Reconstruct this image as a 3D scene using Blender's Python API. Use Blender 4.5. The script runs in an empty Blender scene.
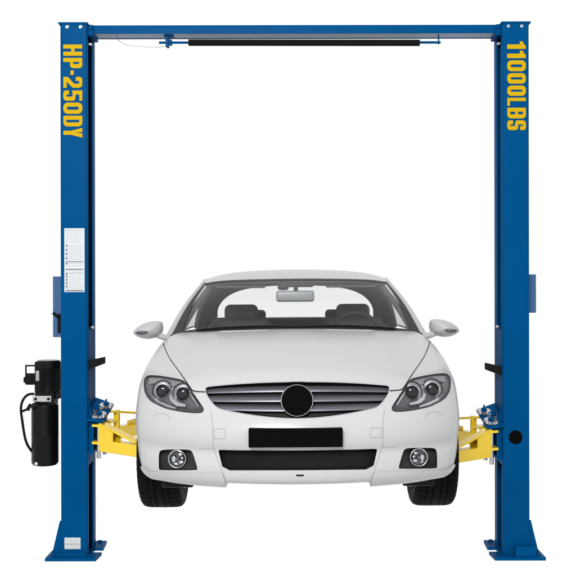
import bpy, bmesh, math, random
import numpy as np
from mathutils import Vector, Matrix
from mathutils.geometry import tessellate_polygon, delaunay_2d_cdt

random.seed(7)
SC = bpy.context.scene
COL = SC.collection
R = math.radians

# ------------------------------------------------------------------ camera
CAM_D, CAM_Z, F_PX = 6.30, 1.787, 945.0
cam_data = bpy.data.cameras.new('camera')
cam = bpy.data.objects.new('camera', cam_data)
COL.objects.link(cam)
cam.location = (0, -CAM_D, CAM_Z)
cam.rotation_euler = (R(90), R(0.10), 0)
cam_data.sensor_width = 36.0
cam_data.lens = F_PX / 576 * 36.0
cam_data.shift_x = -5 / 576
cam_data.shift_y = 2 / 576
cam_data.clip_start = 0.05
cam_data.clip_end = 2000
SC.camera = cam

# ------------------------------------------------------------------ white studio light
W = bpy.data.worlds.new('World')
SC.world = W
W.use_nodes = True
bg = W.node_tree.nodes['Background']
bg.inputs[0].default_value = (1, 1, 1, 1)
bg.inputs[1].default_value = 1.03

def area_lamp(name, loc, target, size, power):
    d = bpy.data.lights.new(name, 'AREA')
    d.shape = 'RECTANGLE'; d.size = size[0]; d.size_y = size[1]; d.energy = power
    o = bpy.data.objects.new(name, d); COL.objects.link(o)
    o.location = loc
    o.rotation_euler = (Vector(target) - Vector(loc)).to_track_quat('-Z', 'Y').to_euler()
    return o
area_lamp('softbox', (-1.3, -8.2, 5.0), (0, -1.0, 1.2), (2.4, 1.8), 790)

SC.view_settings.view_transform = 'Standard'
SC.view_settings.look = 'None'
SC.view_settings.exposure = 0
SC.view_settings.gamma = 1

# ------------------------------------------------------------------ materials
def S(r, g, b):
    f = lambda c: c / 12.92 if c <= .04045 else ((c + .055) / 1.055) ** 2.4
    return (f(r / 255), f(g / 255), f(b / 255), 1)

def mat(name, col, rough=.5, metal=0., spec=.5, coat=0., bump=None, vary=0.):
    m = bpy.data.materials.new(name); m.use_nodes = True
    nt = m.node_tree; b = nt.nodes['Principled BSDF']
    b.inputs['Base Color'].default_value = col
    b.inputs['Roughness'].default_value = rough
    b.inputs['Metallic'].default_value = metal
    b.inputs['Specular IOR Level'].default_value = spec
    b.inputs['Coat Weight'].default_value = coat
    b.inputs['Coat Roughness'].default_value = .05
    tc = nt.nodes.new('ShaderNodeTexCoord')
    if vary:
        n = nt.nodes.new('ShaderNodeTexNoise'); n.inputs['Scale'].default_value = 3.0
        n.inputs['Detail'].default_value = 5
        nt.links.new(tc.outputs['Object'], n.inputs['Vector'])
        mx = nt.nodes.new('ShaderNodeMix'); mx.data_type = 'RGBA'
        mx.inputs[6].default_value = tuple(c * (1 - vary) for c in col[:3]) + (1,)
        mx.inputs[7].default_value = tuple(min(1, c * (1 + vary)) for c in col[:3]) + (1,)
        nt.links.new(n.outputs['Fac'], mx.inputs[0])
        nt.links.new(mx.outputs[2], b.inputs['Base Color'])
    if bump:
        n = nt.nodes.new('ShaderNodeTexNoise'); n.inputs['Scale'].default_value = bump[0]
        n.inputs['Detail'].default_value = 3
        nt.links.new(tc.outputs['Object'], n.inputs['Vector'])
        bp = nt.nodes.new('ShaderNodeBump'); bp.inputs['Strength'].default_value = bump[1]
        bp.inputs['Distance'].default_value = .002
        nt.links.new(n.outputs['Fac'], bp.inputs['Height'])
        nt.links.new(bp.outputs['Normal'], b.inputs['Normal'])
    return m

def glass_mat(name, tint, refl_boost=1.0, rough=0.0, ior=1.5):
    m = bpy.data.materials.new(name); m.use_nodes = True
    nt = m.node_tree; nt.nodes.clear()
    out = nt.nodes.new('ShaderNodeOutputMaterial')
    tr = nt.nodes.new('ShaderNodeBsdfTransparent'); tr.inputs[0].default_value = tint
    gl = nt.nodes.new('ShaderNodeBsdfGlossy'); gl.inputs['Roughness'].default_value = rough
    lw = nt.nodes.new('ShaderNodeLayerWeight'); lw.inputs['Blend'].default_value = .5
    pw = nt.nodes.new('ShaderNodeMath'); pw.operation = 'POWER'; pw.inputs[1].default_value = 5
    nt.links.new(lw.outputs['Facing'], pw.inputs[0])
    fr = nt.nodes.new('ShaderNodeMath'); fr.operation = 'MULTIPLY_ADD'; fr.inputs[1].default_value = .92; fr.inputs[2].default_value = .055
    nt.links.new(pw.outputs[0], fr.inputs[0])
    mul = nt.nodes.new('ShaderNodeMath'); mul.operation = 'MULTIPLY'; mul.inputs[1].default_value = refl_boost
    mul.use_clamp = True
    mx = nt.nodes.new('ShaderNodeMixShader')
    nt.links.new(fr.outputs[0], mul.inputs[0]); nt.links.new(mul.outputs[0], mx.inputs[0])
    nt.links.new(tr.outputs[0], mx.inputs[1]); nt.links.new(gl.outputs[0], mx.inputs[2])
    nt.links.new(mx.outputs[0], out.inputs[0])
    return m

M = {}
M['paint'] = mat('white_car_paint', (.348, .350, .352, 1), .25, 0, .25, .0)
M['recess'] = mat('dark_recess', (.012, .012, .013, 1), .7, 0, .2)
M['black'] = mat('black_plastic', (.0045, .0045, .0045, 1), .42, 0, .12)
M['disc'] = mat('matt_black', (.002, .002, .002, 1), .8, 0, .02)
M['trim'] = mat('charcoal_trim', (.018, .018, .019, 1), .6, 0, .2)
M['seal'] = mat('black_rubber_seal', (.012, .012, .013, 1), .5, 0, .25)
M['interior'] = mat('grey_leather', (.026, .026, .028, 1), .6, 0, .2, bump=(120, .2))
M['liner'] = mat('headliner_cloth', (.065, .065, .068, 1), .9, 0, .1)
M['tyre'] = mat('tyre_rubber', (.0028, .0028, .0028, 1), .65, 0, .05, bump=(60, .25))
M['chrome'] = mat('chrome', (.55, .56, .58, 1), .24, 1)
M['satin'] = mat('satin_silver', (.20, .20, .225, 1), .34, .85)
M['lamp_metal'] = mat('lamp_reflector', (.50, .51, .53, 1), .3, .95)
M['lamp_dark'] = mat('lamp_housing', (.11, .115, .12, 1), .35, .6)
M['lens'] = mat('projector_lens', (.003, .003, .004, 1), .08, 0, .35)
M['glass'] = glass_mat('window_glass', (.95, .96, .96, 1), .72)
M['lampglass'] = glass_mat('lamp_cover', (.95, .96, .97, 1), .4)
M['alloy'] = mat('alloy_wheel', (.5, .5, .52, 1), .3, .9)
M['blue'] = mat('blue_enamel', (.0, .048, .148, 1), .36, 0, .012, vary=.13, bump=(25, .06))
M['pale_blue'] = mat('blue_enamel_sheen', (.040, .088, .18, 1), .5, 0, .05)  # paler than the post enamel: grazing reflection painted into the colour
M['yellow'] = mat('yellow_enamel', (.62, .42, .002, 1), .3, 0, .4, .4, vary=.03)
M['letter'] = mat('yellow_lettering', (.41, .255, .003, 1), .55, 0, .03)
M['steel'] = mat('zinc_plated_steel', (.48, .49, .51, 1), .3, 1)
M['rubber'] = mat('black_rubber', (.004, .004, .004, 1), .7, 0, .1)
M['tank'] = mat('black_gloss_enamel', (.003, .003, .003, 1), .25, 0, .14)
M['foam'] = mat('black_foam', (.006, .006, .006, 1), .9, 0, .05, bump=(150, .3))
M['strip'] = mat('indicator_lens', (.20, .205, .21, 1), .3, .5)
M['slat'] = mat('grille_slat_paint', (.12, .12, .14, 1), .42, .55, .3)
M['ring'] = mat('brushed_ring', (.13, .13, .14, 1), .35, 1)
M['beam_plate'] = mat('reflecting_underside', (.13, .19, .28, 1), .45, .2)  # light reflected on the beam's underside, put into the plate colour
M['bulb_metal'] = mat('dark_chrome', (.10, .10, .105, 1), .15, 1)
M['paper'] = mat('white_sticker', (.46, .475, .48, 1), .5, 0, .05)
M['ink'] = mat('grey_ink', (.30, .32, .34, 1), .6, 0, .05)
M['dark_ink'] = mat('dark_ink', (.12, .13, .15, 1), .6, 0, .05)
M['groove'] = mat('shut_line_shadow_gap', (.20, .20, .20, 1), .8, 0, .05)

# translucent floor, added to stay white and shadowless by passing world light from below
m = bpy.data.materials.new('shadowless_floor'); m.use_nodes = True
nt = m.node_tree; nt.nodes.clear()
o_ = nt.nodes.new('ShaderNodeOutputMaterial'); t_ = nt.nodes.new('ShaderNodeBsdfTranslucent')
t_.inputs[0].default_value = (.98, .98, .98, 1); nt.links.new(t_.outputs[0], o_.inputs[0])
M['floor'] = m

# ------------------------------------------------------------------ mesh helpers
def tag(o, label, cat, group=None, kind=None):
    o['label'] = label; o['category'] = cat
    if group: o['group'] = group
    if kind: o['kind'] = kind
    return o

def empty(name, loc, parent=None):
    o = bpy.data.objects.new(name, None); COL.objects.link(o); o.location = loc
    o.empty_display_size = .2
    if parent: o.parent = parent
    return o

class MB:
    """collects shapes, then links them as ONE mesh object"""
    def __init__(s): s.v = []; s.f = []; s.sm = []; s.mi = []
    def add(s, vs, fs, smooth=False, mi=0):
        n = len(s.v); s.v += [tuple(p) for p in vs]
        for f in fs:
            s.f.append(tuple(n + i for i in f)); s.sm.append(smooth); s.mi.append(mi)
        return s
    def box(s, lo, hi, bev=.004, mi=0, M4=None):
        bm = bmesh.new(); bmesh.ops.create_cube(bm, size=1)
        c = [(a + b) / 2 for a, b in zip(lo, hi)]; d = [abs(b - a) for a, b in zip(lo, hi)]
        for v in bm.verts: v.co = Vector([c[i] + v.co[i] * d[i] for i in range(3)])
        b = min(bev, min(d) * .45)
        if b > 0: bmesh.ops.bevel(bm, geom=bm.edges[:], offset=b, segments=2, profile=.5, affect='EDGES')
        if M4 is not None: bmesh.ops.transform(bm, matrix=M4, verts=bm.verts)
        bm.verts.index_update()
        s.add([v.co for v in bm.verts], [[v.index for v in f.verts] for f in bm.faces], False, mi)
        bm.free(); return s
    def rbox(s, c, d, r, M4=None, seg=5, mi=0):
        bm = bmesh.new(); bmesh.ops.create_cube(bm, size=1)
        for v in bm.verts: v.co = Vector([v.co[i] * d[i] for i in range(3)])
        bmesh.ops.bevel(bm, geom=bm.edges[:], offset=min(r, min(d) * .49), segments=seg, profile=.5, affect='EDGES')
        T = Matrix.Translation(c) @ (M4 if M4 is not None else Matrix())
        bmesh.ops.transform(bm, matrix=T, verts=bm.verts)
        bm.verts.index_update()
        s.add([v.co for v in bm.verts], [[v.index for v in f.verts] for f in bm.faces], True, mi)
        bm.free(); return s
    def prism(s, poly, lo, hi, mp, mi=0, smooth=False):
        """poly in 2D; mp(a,b,t)->3D"""
        n = len(poly)
        vs = [mp(a, b, lo) for a, b in poly] + [mp(a, b, hi) for a, b in poly]
        fs = [[i, (i + 1) % n, n + (i + 1) % n, n + i] for i in range(n)]
        fs += [list(range(n))[::-1], list(range(n, 2 * n))]
        return s.add(vs, fs, smooth, mi)
    def loops(s, loops, lo, hi, mp, mi=0):
        """polygon with holes, extruded"""
        flat = [p for l in loops for p in l]; N = len(flat)
        tri = tessellate_polygon([[Vector((a, b, 0)) for a, b in l] for l in loops])
        vs = [mp(a, b, lo) for a, b in flat] + [mp(a, b, hi) for a, b in flat]
        fs = [list(t) for t in tri] + [[N + i for i in t][::-1] for t in tri]
        k = 0
        for l in loops:
            n = len(l)
            fs += [[k + i, k + (i + 1) % n, N + k + (i + 1) % n, N + k + i] for i in range(n)]
            k += n
        return s.add(vs, fs, False, mi)
    def tube(s, pts, r, n=10, closed=False, caps=True, mi=0, smooth=True):
        P = [Vector(p) for p in pts]; m = len(P)
        rr = r if isinstance(r, (list, tuple)) else [r] * m
        vs = []; up = None
        for i in range(m):
            a = P[(i - 1) % m] if (closed or i > 0) else P[i]
            b = P[(i + 1) % m] if (closed or i < m - 1) else P[i]
            t = (b - a).normalized()
            if up is None:
                up = t.orthogonal().normalized()
            up = (up - t * up.dot(t))
            up = up.normalized() if up.length > 1e-6 else t.orthogonal().normalized()
            w = t.cross(up)
            for k in range(n):
                an = 2 * math.pi * k / n
                vs.append(P[i] + (up * math.cos(an) + w * math.sin(an)) * rr[i])
        fs = []
        for i in range(m if closed else m - 1):
            j = (i + 1) % m
            for k in range(n):
                fs.append([i * n + k, i * n + (k + 1) % n, j * n + (k + 1) % n, j * n + k])
        if caps and not closed:
            fs += [list(range(n))[::-1], [(m - 1) * n + k for k in range(n)]]
        return s.add(vs, fs, smooth, mi)
    def lathe(s, prof, M4, n=48, mi=0, smooth=True, closed=False, radf=None, caps=True):
        """prof: (radius, height) about local +Z, then M4"""
        vs = []; m = len(prof)
        for k in range(n):
            an = 2 * math.pi * k / n
            for j, (r, h) in enumerate(prof):
                rr = r + (radf(j, k) if radf else 0)
                vs.append(M4 @ Vector((rr * math.cos(an), rr * math.sin(an), h)))
        fs = []
        for k in range(n):
            k2 = (k + 1) % n
            for j in range(m if closed else m - 1):
                j2 = (j + 1) % m
                fs.append([k * m + j, k2 * m + j, k2 * m + j2, k * m + j2])
        if not closed and caps:
            if prof[0][0] > 1e-5: fs.append([k * m for k in range(n)][::-1])
            if prof[-1][0] > 1e-5: fs.append([k * m + m - 1 for k in range(n)])
        return s.add(vs, fs, smooth, mi)
    def beam(s, p0, p1, w, h0, h1=None, bev=.004, mi=0):
        """bar from p0 to p1: width w across (horizontal), height h0 -> h1, p on its centre line"""
        p0 = Vector(p0); p1 = Vector(p1); h1 = h1 or h0
        t = (p1 - p0).normalized(); sd = t.cross(Vector((0, 0, 1))).normalized(); up = sd.cross(t)
        vs = []
        for p, h in ((p0, h0), (p1, h1)):
            for a, b in ((-1, -1), (1, -1), (1, 1), (-1, 1)):
                vs.append(p + sd * (a * w / 2) + up * (b * h / 2))
        bm = bmesh.new(); bv = [bm.verts.new(v) for v in vs]
        for f in ([3, 2, 1, 0], [4, 5, 6, 7], [0, 1, 5, 4], [1, 2, 6, 5], [2, 3, 7, 6], [3, 0, 4, 7]):
            bm.faces.new([bv[i] for i in f])
        bmesh.ops.bevel(bm, geom=bm.edges[:], offset=bev, segments=2, profile=.5, affect='EDGES')
        bm.verts.index_update()
        s.add([v.co for v in bm.verts], [[v.index for v in f.verts] for f in bm.faces], False, mi)
        bm.free(); return s
    def pieces(s):
        n = len(s.v); par = list(range(n))
        def find(i):
            while par[i] != i: par[i] = par[par[i]]; i = par[i]
            return i
        for f in s.f:
            for i in f[1:]: par[find(i)] = find(f[0])
        grp = {}
        for k, f in enumerate(s.f): grp.setdefault(find(f[0]), []).append(k)
        bx = []
        for ks in grp.values():
            P = np.array([s.v[i] for k in ks for i in s.f[k]]); bx.append([P.min(0) - .002, P.max(0) + .002, ks])
        go = True
        while go:
            go = False
            for i in range(len(bx)):
                for j in range(i + 1, len(bx)):
                    if (bx[i][0] <= bx[j][1]).all() and (bx[j][0] <= bx[i][1]).all():
                        bx[i] = [np.minimum(bx[i][0], bx[j][0]), np.maximum(bx[i][1], bx[j][1]), bx[i][2] + bx[j][2]]
                        bx.pop(j); go = True; break
                if go: break
        out = []
        for _, _, ks in bx:
            m = MB(); mp = {}
            for k in ks:
                f = []
                for i in s.f[k]:
                    if i not in mp: mp[i] = len(m.v); m.v.append(s.v[i])
                    f.append(mp[i])
                m.f.append(tuple(f)); m.sm.append(s.sm[k]); m.mi.append(s.mi[k])
            out.append(m)
        return out
    def build_each(s, name, mats, parent=None, sharp=35):
        return [m.build(name, mats, parent, sharp) for m in s.pieces()]
    def build(s, name, mats, parent=None, sharp=35):
        me = bpy.data.meshes.new(name)
        me.from_pydata(s.v, [], s.f)
        for mm in (mats if isinstance(mats, (list, tuple)) else [mats]): me.materials.append(mm)
        me.polygons.foreach_set('use_smooth', s.sm)
        me.polygons.foreach_set('material_index', s.mi)
        bm = bmesh.new(); bm.from_mesh(me)
        bmesh.ops.remove_doubles(bm, verts=bm.verts, dist=1e-6)
        bmesh.ops.recalc_face_normals(bm, faces=bm.faces)
        for e in bm.edges:
            if len(e.link_faces) == 2 and e.calc_face_angle(0) > R(sharp): e.smooth = False
        bm.to_mesh(me); bm.free()
        o = bpy.data.objects.new(name, me); COL.objects.link(o)
        if parent: o.parent = parent
        return o

def arc(cx, cy, r, a0, a1, n=5):
    return [(cx + r * math.cos(R(a0 + (a1 - a0) * i / n)), cy + r * math.sin(R(a0 + (a1 - a0) * i / n))) for i in range(n + 1)]

def rrect(x0, y0, x1, y1, r, n=5):
    if not isinstance(r, (tuple, list)): r = (r,) * 4      # bl, br, tr, tl
    o = []
    for (cx, cy, a), q in zip(((x0, y0, 180), (x1, y0, 270), (x1, y1, 0), (x0, y1, 90)), r):
        sx = 1 if cx == x0 else -1; sy = 1 if cy == y0 else -1
        if q < 1e-5: o.append((cx, cy))
        else: o += arc(cx + sx * q, cy + sy * q, q, a, a + 90, n)
    return o

def fillet(pts, r, n=5):
    out = [Vector(pts[0])]
    for i in range(1, len(pts) - 1):
        a, b, c = Vector(pts[i - 1]), Vector(pts[i]), Vector(pts[i + 1])
        u = (a - b); v = (c - b); q = min(r, u.length * .5, v.length * .5)
        p0 = b + u.normalized() * q; p2 = b + v.normalized() * q
        for k in range(n + 1):
            t = k / n
            out.append(p0 * (1 - t) ** 2 + b * 2 * t * (1 - t) + p2 * t * t)
    out.append(Vector(pts[-1]))
    return out

def stroke(pts, t, r, n=5):
    P = fillet([Vector(p) for p in pts], r, n)
    L = []; Rr = []
    for i, p in enumerate(P):
        a = P[max(i - 1, 0)]; b = P[min(i + 1, len(P) - 1)]
        d0 = (p - a).normalized() if i > 0 else (b - p).normalized()
        d1 = (b - p).normalized() if i < len(P) - 1 else d0
        d = (d0 + d1).normalized(); k = 1 / max(.5, d.dot(d0))
        nrm = Vector((-d.y, d.x)) * (t / 2 * k)
        L.append(tuple(p + nrm)); Rr.append(tuple(p - nrm))
    return L + Rr[::-1]

# ------------------------------------------------------------------ the setting
mb = MB(); s_ = 400
mb.add([(-s_, -s_, -.003), (s_, -s_, -.003), (s_, s_, -.003), (-s_, s_, -.003)], [[0, 1, 2, 3]])
fl = mb.build('floor', M['floor']); fl['kind'] = 'structure'

# ================================================================== THE CAR
NOSE = 4.75                          # camera distance of the nose
CAR_Z = .50                          # tyres hang this far above the floor
CAR_X = 5 / 945 * 5.0
car = empty('car', (CAR_X, NOSE - CAM_D, CAR_Z))
car.rotation_euler = (0, R(-.28), 0)
tag(car, 'white two-door coupe held up between the blue lift columns, seen from the front', 'car')

class Spline:
    def __init__(s, pts):
        x = np.array([p[0] for p in pts], float); y = np.array([p[1] for p in pts], float)
        n = len(x); h = np.diff(x); A = np.zeros((n, n)); b = np.zeros(n); A[0, 0] = A[-1, -1] = 1
        for i in range(1, n - 1):
            A[i, i - 1] = h[i - 1]; A[i, i] = 2 * (h[i - 1] + h[i]); A[i, i + 1] = h[i]
            b[i] = 6 * ((y[i + 1] - y[i]) / h[i] - (y[i] - y[i - 1]) / h[i - 1])
        s.x, s.y, s.m, s.h = x, y, np.linalg.solve(A, b), h
    def __call__(s, q):
        q = np.asarray(q, float); qc = np.clip(q, s.x[0], s.x[-1])
        i = np.clip(np.searchsorted(s.x, qc) - 1, 0, len(s.x) - 2)
        h = s.h[i]; a = (s.x[i + 1] - qc) / h; b = (qc - s.x[i]) / h
        return a * s.y[i] + b * s.y[i + 1] + ((a ** 3 - a) * s.m[i] + (b ** 3 - b) * s.m[i + 1]) * h * h / 6

def sstep(x, a, b):
    t = np.clip((x - a) / (b - a), 0, 1); return t * t * (3 - 2 * t)
def smax(a, b, k):
    return np.maximum(a, b) + np.maximum(k - np.abs(a - b), 0) ** 2 / (4 * k)

HC = Spline([(-.3, .62), (0, .745), (.14, .825), (.3, .883), (.5, .930), (.8, .978), (1.1, 1.010), (1.4, 1.034), (1.8, 1.03),
             (2.5, 1.00), (3.5, 1.0), (4.1, 1.025), (4.6, 1.025), (4.9, 1.005), (5.3, .95)])
CR = Spline([(-.3, .30), (0, .27), (.25, .22), (.5, .175), (.9, .11), (1.4, .06), (2., .04), (3., .03), (4., .04), (5.3, .09)])
HW = Spline([(-.3, .84), (0, .862), (.3, .886), (.5, .903), (.7, .920), (.9, .934), (1.3, .948), (2., .948), (3., .945), (3.85, .955), (4.6, .93), (5.3, .89)])
LEAN = Spline([(.10, .50), (.22, .17), (.27, .07), (.30, .03), (.36, .004), (.42, .012), (.46, .022), (.49, .012), (.54, .004), (.60, .018),
               (.66, .05), (.72, .09), (.80, .145), (.9, .24), (1.1, .5)])

def fbody(x, y, z):
    ax = np.abs(x)
    a = HW(y)
    t = z - .58
    side = ax - (a - np.where(t > 0, .50 * t * t, .55 * t * t))
    # wheel-arch lip swells
    T = HC(y) - CR(y) * ax * ax + .016 * sstep(ax, .62, .47) * sstep(y, .1, .5) * sstep(y, 1.6, 1.0)
    top = (z - T) * .96
    plan = .36 * ax ** 2 + .24 * ax ** 6
    fr = (plan + LEAN(z) - y) / np.sqrt(1 + (.72 * ax + 1.44 * ax ** 5) ** 2)
    rear = y - (5.03 - .22 * ax ** 2 - .1 * ax ** 6 - .45 * np.maximum(z - .8, 0) ** 1.5 - .3 * np.maximum(.5 - z, 0) ** 1.5)
    zb = .298 - .034 * sstep(ax, .362, .376) * sstep(y, .8, .5) + .02 * sstep(y, .5, .9)
    bot = zb - z
    f = smax(top, side, .09)
    f = smax(f, fr, .075)
    f = smax(f, rear, .08)
    f = smax(f, bot, .03)
    return f

def fgrad(P, h=6e-4):
    x, y, z = P[:, 0], P[:, 1], P[:, 2]
    g = np.stack([fbody(x + h, y, z) - fbody(x - h, y, z), fbody(x, y + h, z) - fbody(x, y - h, z),
                  fbody(x, y, z + h) - fbody(x, y, z - h)], 1) / (2 * h)
    return g

def surface_nets(xs, ys, zs):
    X, Y, Z = np.meshgrid(xs, ys, zs, indexing='ij')
    F = fbody(X, Y, Z); ins = F < 0
    n0, n1, n2 = [len(a) - 1 for a in (xs, ys, zs)]
    pos = np.zeros((n0, n1, n2, 3)); cnt = np.zeros((n0, n1, n2))
    G = np.stack([X, Y, Z], -1)
    corners = [(i, j, k) for i in (0, 1) for j in (0, 1) for k in (0, 1)]
    sl = lambda A, c: A[c[0]:c[0] + n0, c[1]:c[1] + n1, c[2]:c[2] + n2]
    for a in corners:
        for d in range(3):
            if a[d]: continue
            b = list(a); b[d] = 1
            Fa, Fb = sl(F, a), sl(F, b); mk = (Fa < 0) != (Fb < 0)
            den = np.where(mk, Fa - Fb, 1); t = np.where(mk, Fa / den, 0)[..., None]
            pos += np.where(mk[..., None], sl(G, a) * (1 - t) + sl(G, b) * t, 0); cnt += mk
    act = cnt > 0
    idx = -np.ones((n0, n1, n2), int); idx[act] = np.arange(act.sum())
    P = pos[act] / cnt[act][:, None]
    quads = []
    for d in range(3):
        A = ins
        lo = [slice(None)] * 3; hi = [slice(None)] * 3; lo[d] = slice(0, -1); hi[d] = slice(1, None)
        s0, s1 = A[tuple(lo)], A[tuple(hi)]
        I = np.argwhere(s0 != s1)
        e1, e2 = [(1, 2), (2, 0), (0, 1)][d]
        I = I[(I[:, e1] > 0) & (I[:, e2] > 0)]
        dims = (n0, n1, n2)
        I = I[(I[:, e1] < dims[e1]) & (I[:, e2] < dims[e2])]
        def cell(o1, o2):
            J = I.copy(); J[:, e1] -= o1; J[:, e2] -= o2
            return idx[J[:, 0], J[:, 1], J[:, 2]]
        q = np.stack([cell(1, 1), cell(0, 1), cell(0, 0), cell(1, 0)], 1)
        flip = ~s0[I[:, 0], I[:, 1], I[:, 2]]
        q[flip] = q[flip][:, ::-1]
        quads.append(q)
    Q = np.concatenate(quads)
    for _ in range(6):
        g = fgrad(P); f = fbody(P[:, 0], P[:, 1], P[:, 2])
        st = (f / np.maximum((g * g).sum(1), .2))[:, None] * g
        P = P - np.clip(st, -.01, .01)
    return P, Q

xs = np.arange(-1.004, 1.005, .0143)
ys = np.concatenate([np.arange(-.06, 1.7, .0145), np.arange(1.72, 5.15, .04)])
zs = np.arange(.215, 1.10, .0125)
BP, BQ = surface_nets(xs, ys, zs)

def raw_obj(name, V, Fc):
    me = bpy.data.meshes.new(name); me.from_pydata([tuple(v) for v in V], [], [tuple(int(i) for i in f) for f in Fc]); me.validate()
    bm = bmesh.new(); bm.from_mesh(me); bmesh.ops.recalc_face_normals(bm, faces=bm.faces); bm.to_mesh(me); bm.free()
    o = bpy.data.objects.new(name, me); COL.objects.link(o); return o

def boolean(o, cutter, op):
    md = o.modifiers.new('b', 'BOOLEAN'); md.object = cutter; md.operation = op; md.solver = 'EXACT'
    dg = bpy.context.evaluated_depsgraph_get(); dg.update()
    me = bpy.data.meshes.new_from_object(o.evaluated_get(dg))
    o.modifiers.clear(); old = o.data; o.data = me; bpy.data.meshes.remove(old)
    return o
def dup_raw(o, name):
    c = o.copy(); c.data = o.data.copy(); c.name = name; COL.objects.link(c); return c
def drop(*os):
    for o in os: bpy.data.objects.remove(o, do_unlink=True)

# photograph pixel + depth behind the nose  ->  car space; used to trace features onto the real surface
def loc_at(px, py, y):
    d = NOSE + y
    return np.stack([(px - 293) / F_PX * d - CAR_X, y + 0 * px, CAM_Z - CAR_Z + (290 - py) / F_PX * d], -1)
def hits(pts):
    p = np.array(pts, float); Y = np.linspace(-.12, 2.0, 1500)[None, :]
    PX = p[:, 0:1] + 0 * Y; PY = p[:, 1:2] + 0 * Y
    L = loc_at(PX, PY, Y + 0 * PX)
    f = fbody(L[..., 0], L[..., 1], L[..., 2]); i = np.argmax(f < 0, 1); i = np.maximum(i, 1)
    a = Y[0, i - 1]; b = Y[0, i]
    for _ in range(25):
        c = (a + b) / 2; q = loc_at(p[:, 0], p[:, 1], c); neg = fbody(q[:, 0], q[:, 1], q[:, 2]) < 0
        b = np.where(neg, c, b); a = np.where(neg, a, c)
    return loc_at(p[:, 0], p[:, 1], (a + b) / 2)
def surfY(x, z):
    x = np.asarray(x, float); z = np.asarray(z, float)
    Y = np.linspace(-.12, 1.1, 900)
    f = fbody(x[:, None] + 0 * Y, Y[None, :] + 0 * x[:, None], z[:, None] + 0 * Y); i = np.maximum(np.argmax(f < 0, 1), 1)
    a = Y[i - 1]; b = Y[i]
    for _ in range(25):
        c = (a + b) / 2; neg = fbody(x, c, z) < 0
        b = np.where(neg, c, b); a = np.where(neg, a, c)
    return (a + b) / 2

def smooth_closed(pts, it=2):
    P = [np.array(p, float) for p in pts]
    for _ in range(it):
        Q = []
        for i in range(len(P)):
            a, b = P[i], P[(i + 1) % len(P)]
            Q += [a * .8 + b * .2, a * .2 + b * .8]
        P = Q
    return np.array(P)
def mirror(P):
    Q = np.array(P).copy(); Q[:, 0] *= -1; return Q[::-1]
def scale2(P, k):
    """grow / shrink an outline (x,z) by k metres"""
    P = np.array(P, float); n = len(P); out = []
    A = sum(P[i][0] * P[(i + 1) % n][2] - P[(i + 1) % n][0] * P[i][2] for i in range(n))
    sg = 1 if A > 0 else -1
    for i in range(n):
        d = P[(i + 1) % n] - P[i - 1]; L = math.hypot(d[0], d[2]) or 1
        q = P[i].copy(); q[0] += sg * d[2] / L * k; q[2] -= sg * d[0] / L * k; out.append(q)
    return np.array(out)

def front_cutter(outline, depth, y0=-.4, k=0.):
    """solid from in front of the nose to `depth` behind the surface along the outline"""
    P = scale2(outline, k) if k else np.array(outline)
    n = len(P); c = P.mean(0)
    yb = surfY(P[:, 0], P[:, 2]) + depth; yc = surfY([c[0]], [c[2]])[0] + depth
    V = [(p[0], y0, p[2]) for p in P] + [(p[0], b, p[2]) for p, b in zip(P, yb)] + [(c[0], y0, c[2]), (c[0], yc, c[2])]
    Fc = []
    for i in range(n):
        j = (i + 1) % n
        Fc += [[i, j, n + j, n + i], [j, i, 2 * n], [n + i, n + j, 2 * n + 1]]
    return raw_obj('cut', V, Fc)
def patch(outline, off, spacing=.02, k=0.):
    """skin following the car surface inside the outline, off metres behind it"""
    P = scale2(outline, k) if k else np.array(outline)
    V = [Vector((p[0], p[2])) for p in P]; n = len(V)
    x0, x1 = P[:, 0].min(), P[:, 0].max(); z0, z1 = P[:, 2].min(), P[:, 2].max()
    for x in np.arange(x0 + spacing / 2, x1, spacing):
        for z in np.arange(z0 + spacing / 2, z1, spacing): V.append(Vector((x, z)))
    res = delaunay_2d_cdt(V, [(i, (i + 1) % n) for i in range(n)], [], 1, 1e-6)
    vv = np.array([(v.x, v.y) for v in res[0]])
    y = surfY(vv[:, 0], vv[:, 1]) + off
    return np.stack([vv[:, 0], y, vv[:, 1]], 1), [list(f) for f in res[2]]

# ---- traced outlines (photograph pixels, viewer's left half)
HL = smooth_closed([(144.6, 383), (145.2, 377.5), (149, 374.6), (158, 375), (172, 377.3), (185, 380), (192, 390.5), (198.5, 400), (204.2, 408.5), (203, 412), (196, 412.3),
      (183, 411), (166, 407.5), (151, 400), (145.5, 392)])
GR = [(206.3, 392.4), (206.0, 387.0), (209.5, 385.9), (233, 383.8), (262, 382.3), (298, 381.7)]
GRb = [(206.3, 392.4), (209.5, 398), (214, 404), (220, 408.8), (240, 413), (262, 416.4), (280, 418.2), (298, 418.9)]
gl = GR + [(596 - x, y) for x, y in GR[::-1][1:]] + [(596 - x, y) for x, y in GRb[1:]] + [(x, y) for x, y in GRb[::-1][1:-1]]
GR = smooth_closed(gl)
inl = [(223.2, 470), (218.6, 450.6), (219.4, 449.2), (240, 449.9), (298, 450.4)]
INT = smooth_closed(inl + [(596 - x, y) for x, y in inl[::-1][1:]] + [(340, 470.2), (298, 470.4), (256, 470.2)], 1)
FG = smooth_closed([(158.8, 468), (159, 451), (163, 448.6), (189.5, 448.7), (192.8, 451.5), (197.8, 468), (196.5, 469.6), (160, 469.4)])
HLp, GRp, INp, FGp = hits(HL), hits(GR), hits(INT), hits(FG)

def sym(P):
    """make an outline that crosses the centre line exactly symmetric about x = 0"""
    return P
# ---- solids
B = raw_obj('solid', BP, BQ)

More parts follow.
